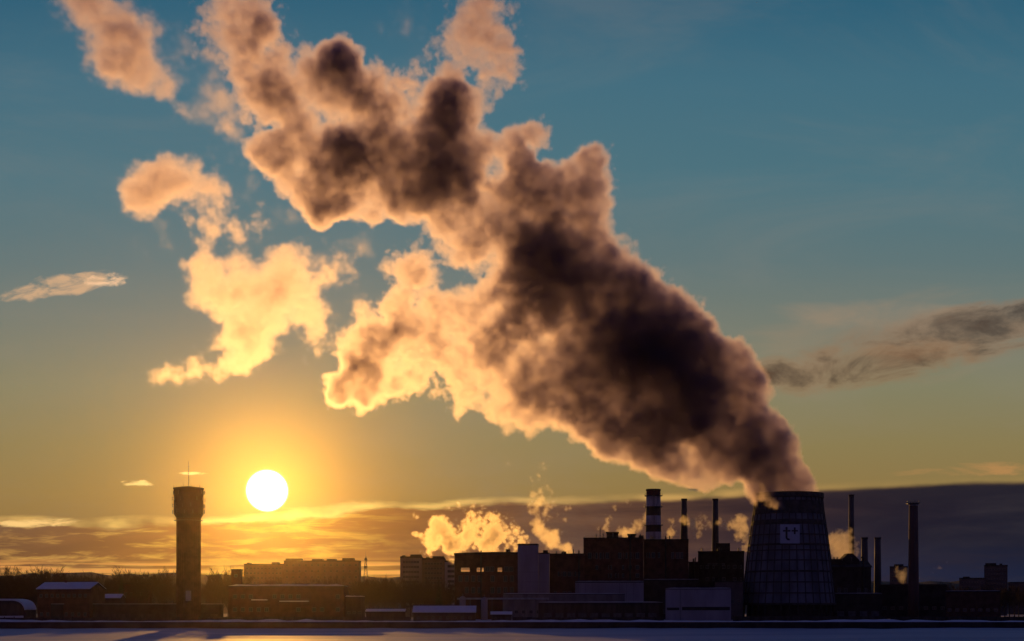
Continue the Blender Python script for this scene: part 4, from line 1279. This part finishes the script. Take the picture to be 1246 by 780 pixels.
steam('low_steam', [(652, 640, 14, 1.08, 0), (645, 620, 14, 0.65, 0), (650, 605, 14, 0.58, 0), (665, 625, 20, 0.50, 0), (668, 605, 22, 0.45, 0), (655, 585, 20, 0.43, 0), (640, 575, 14, 0.36, 0), (625, 562, 14, 0.36, 0), (608, 556, 12, 0.32, 0),
      (660, 565, 16, 0.36, 0), (685, 632, 10, 0.50, 0), (690, 615, 14, 0.32, 0), (660, 650, 14, 1.17, 0), (672, 660, 14, 1.26, 0), (690, 668, 12, 1.26, 0), (678, 650, 11, 0.90, 0)],
      800.0, 0.6, LOWST, 'ragged wisp of brownish steam climbing behind the white tower', feature=4.5, warp=3.0, crumb=0.45, erode=0.7, thr=0.14, seed=7.7, soft=0.4, gain=0.9)
steam('low_steam', [(740, 632, 11, 0.7, 0), (748, 618, 9, 0.6, 0), (765, 612, 8, 0.45, 0), (735, 645, 12, 0.7, 0), (757, 648, 12, 0.9, 0), (776, 640, 12, 0.9, 0), (788, 630, 10, 0.9, 0), (766, 650, 11, .9, 0)],
      800.0, 0.6, LOWST, 'small pink steam puffs over the boiler house roof left of the banded chimney', feature=3.6, warp=2.4, crumb=0.45, erode=0.8, thr=0.2, seed=4.1)
steam('low_steam', [(815, 650, 12, 0.9, 0), (818, 635, 9, 0.7, 0), (838, 635, 13, 0.85, 0), (850, 640, 14, 0.7, 0), (830, 630, 9, 0.6, 0), (858, 628, 8, .5, 0), (865, 638, 8, .6, 0), (845, 652, 10, .45, 0)],
      755.0, 0.55, LOWST, 'peach steam drifting across the slim chimney between the banded one and the smoking one', feature=3.6, warp=2.4, crumb=0.45, erode=0.8, thr=0.2, seed=6.3)
steam('low_steam', [(876, 634, 9, 0.8, 0), (888, 640, 12, 0.7, 0), (902, 636, 12, 0.95, 0), (905, 650, 12, 0.85, 0), (908, 665, 11, 0.8, 0), (895, 655, 10, 0.5, 0), (899, 628, 8, .7, 0)],
      760.0, 0.55, LOWST, 'peach steam caught between the smoking chimney and the cooling tower', feature=3.6, warp=2.4, crumb=0.45, erode=0.8, thr=0.2, seed=8.8)
steam('low_steam', [(1020, 655, 15, 1.1, 0), (1012, 668, 14, 1.1, 0), (1030, 668, 15, 1.1, 0), (1033, 650, 11, 0.9, 0), (1024, 680, 16, 1.0, 0), (1044, 662, 9, 0.6, 0), (1046, 675, 9, 0.6, 0), (1008, 655, 10, .8, 0)],
      775.0, 0.6, LOWST, 'round peach steam puff behind the pointed roof turret right of the cooling tower', feature=3.6, warp=2.4, crumb=0.45, erode=0.8, thr=0.24, seed=3.9)
steam('low_steam', [(1094, 700, 9, 1.0, 0), (1102, 696, 8, 0.8, 0), (1098, 707, 9, 0.9, 0), (1117, 705, 5, 0.7, 0), (1091, 692, 6, 0.6, 0)],
      790.0, 0.6, LOWST, 'little glowing steam puff at the foot of the tall lone chimney', feature=4.0, warp=2.0, crumb=0.45, erode=0.8, thr=0.24, seed=1.2)
steam('low_steam', [(1133, 697, 8, 0.5, 0), (1142, 690, 8, 0.5, 0), (1150, 697, 8, 0.4, 0), (1134, 676, 5, 0.42, 0), (1152, 685, 6, 0.35, 0)],
      1100.0, 0.9, LOWST, 'faint grey steam wisps right of the tall lone chimney', feature=6.0, warp=3.0, crumb=0.45, erode=0.8, thr=0.24, seed=5.2, gain=0.5)

# ------------------------------------------------------------------ air
bm = NEW(); box(bm, -1500, 1500, -60, 2350, -1.5, 400)
hz = obj('haze', bm, vol_mat('haze', (0.99, 0.84, 0.60, 1), HAZE, 0.95))
tag(hz, kind='stuff')
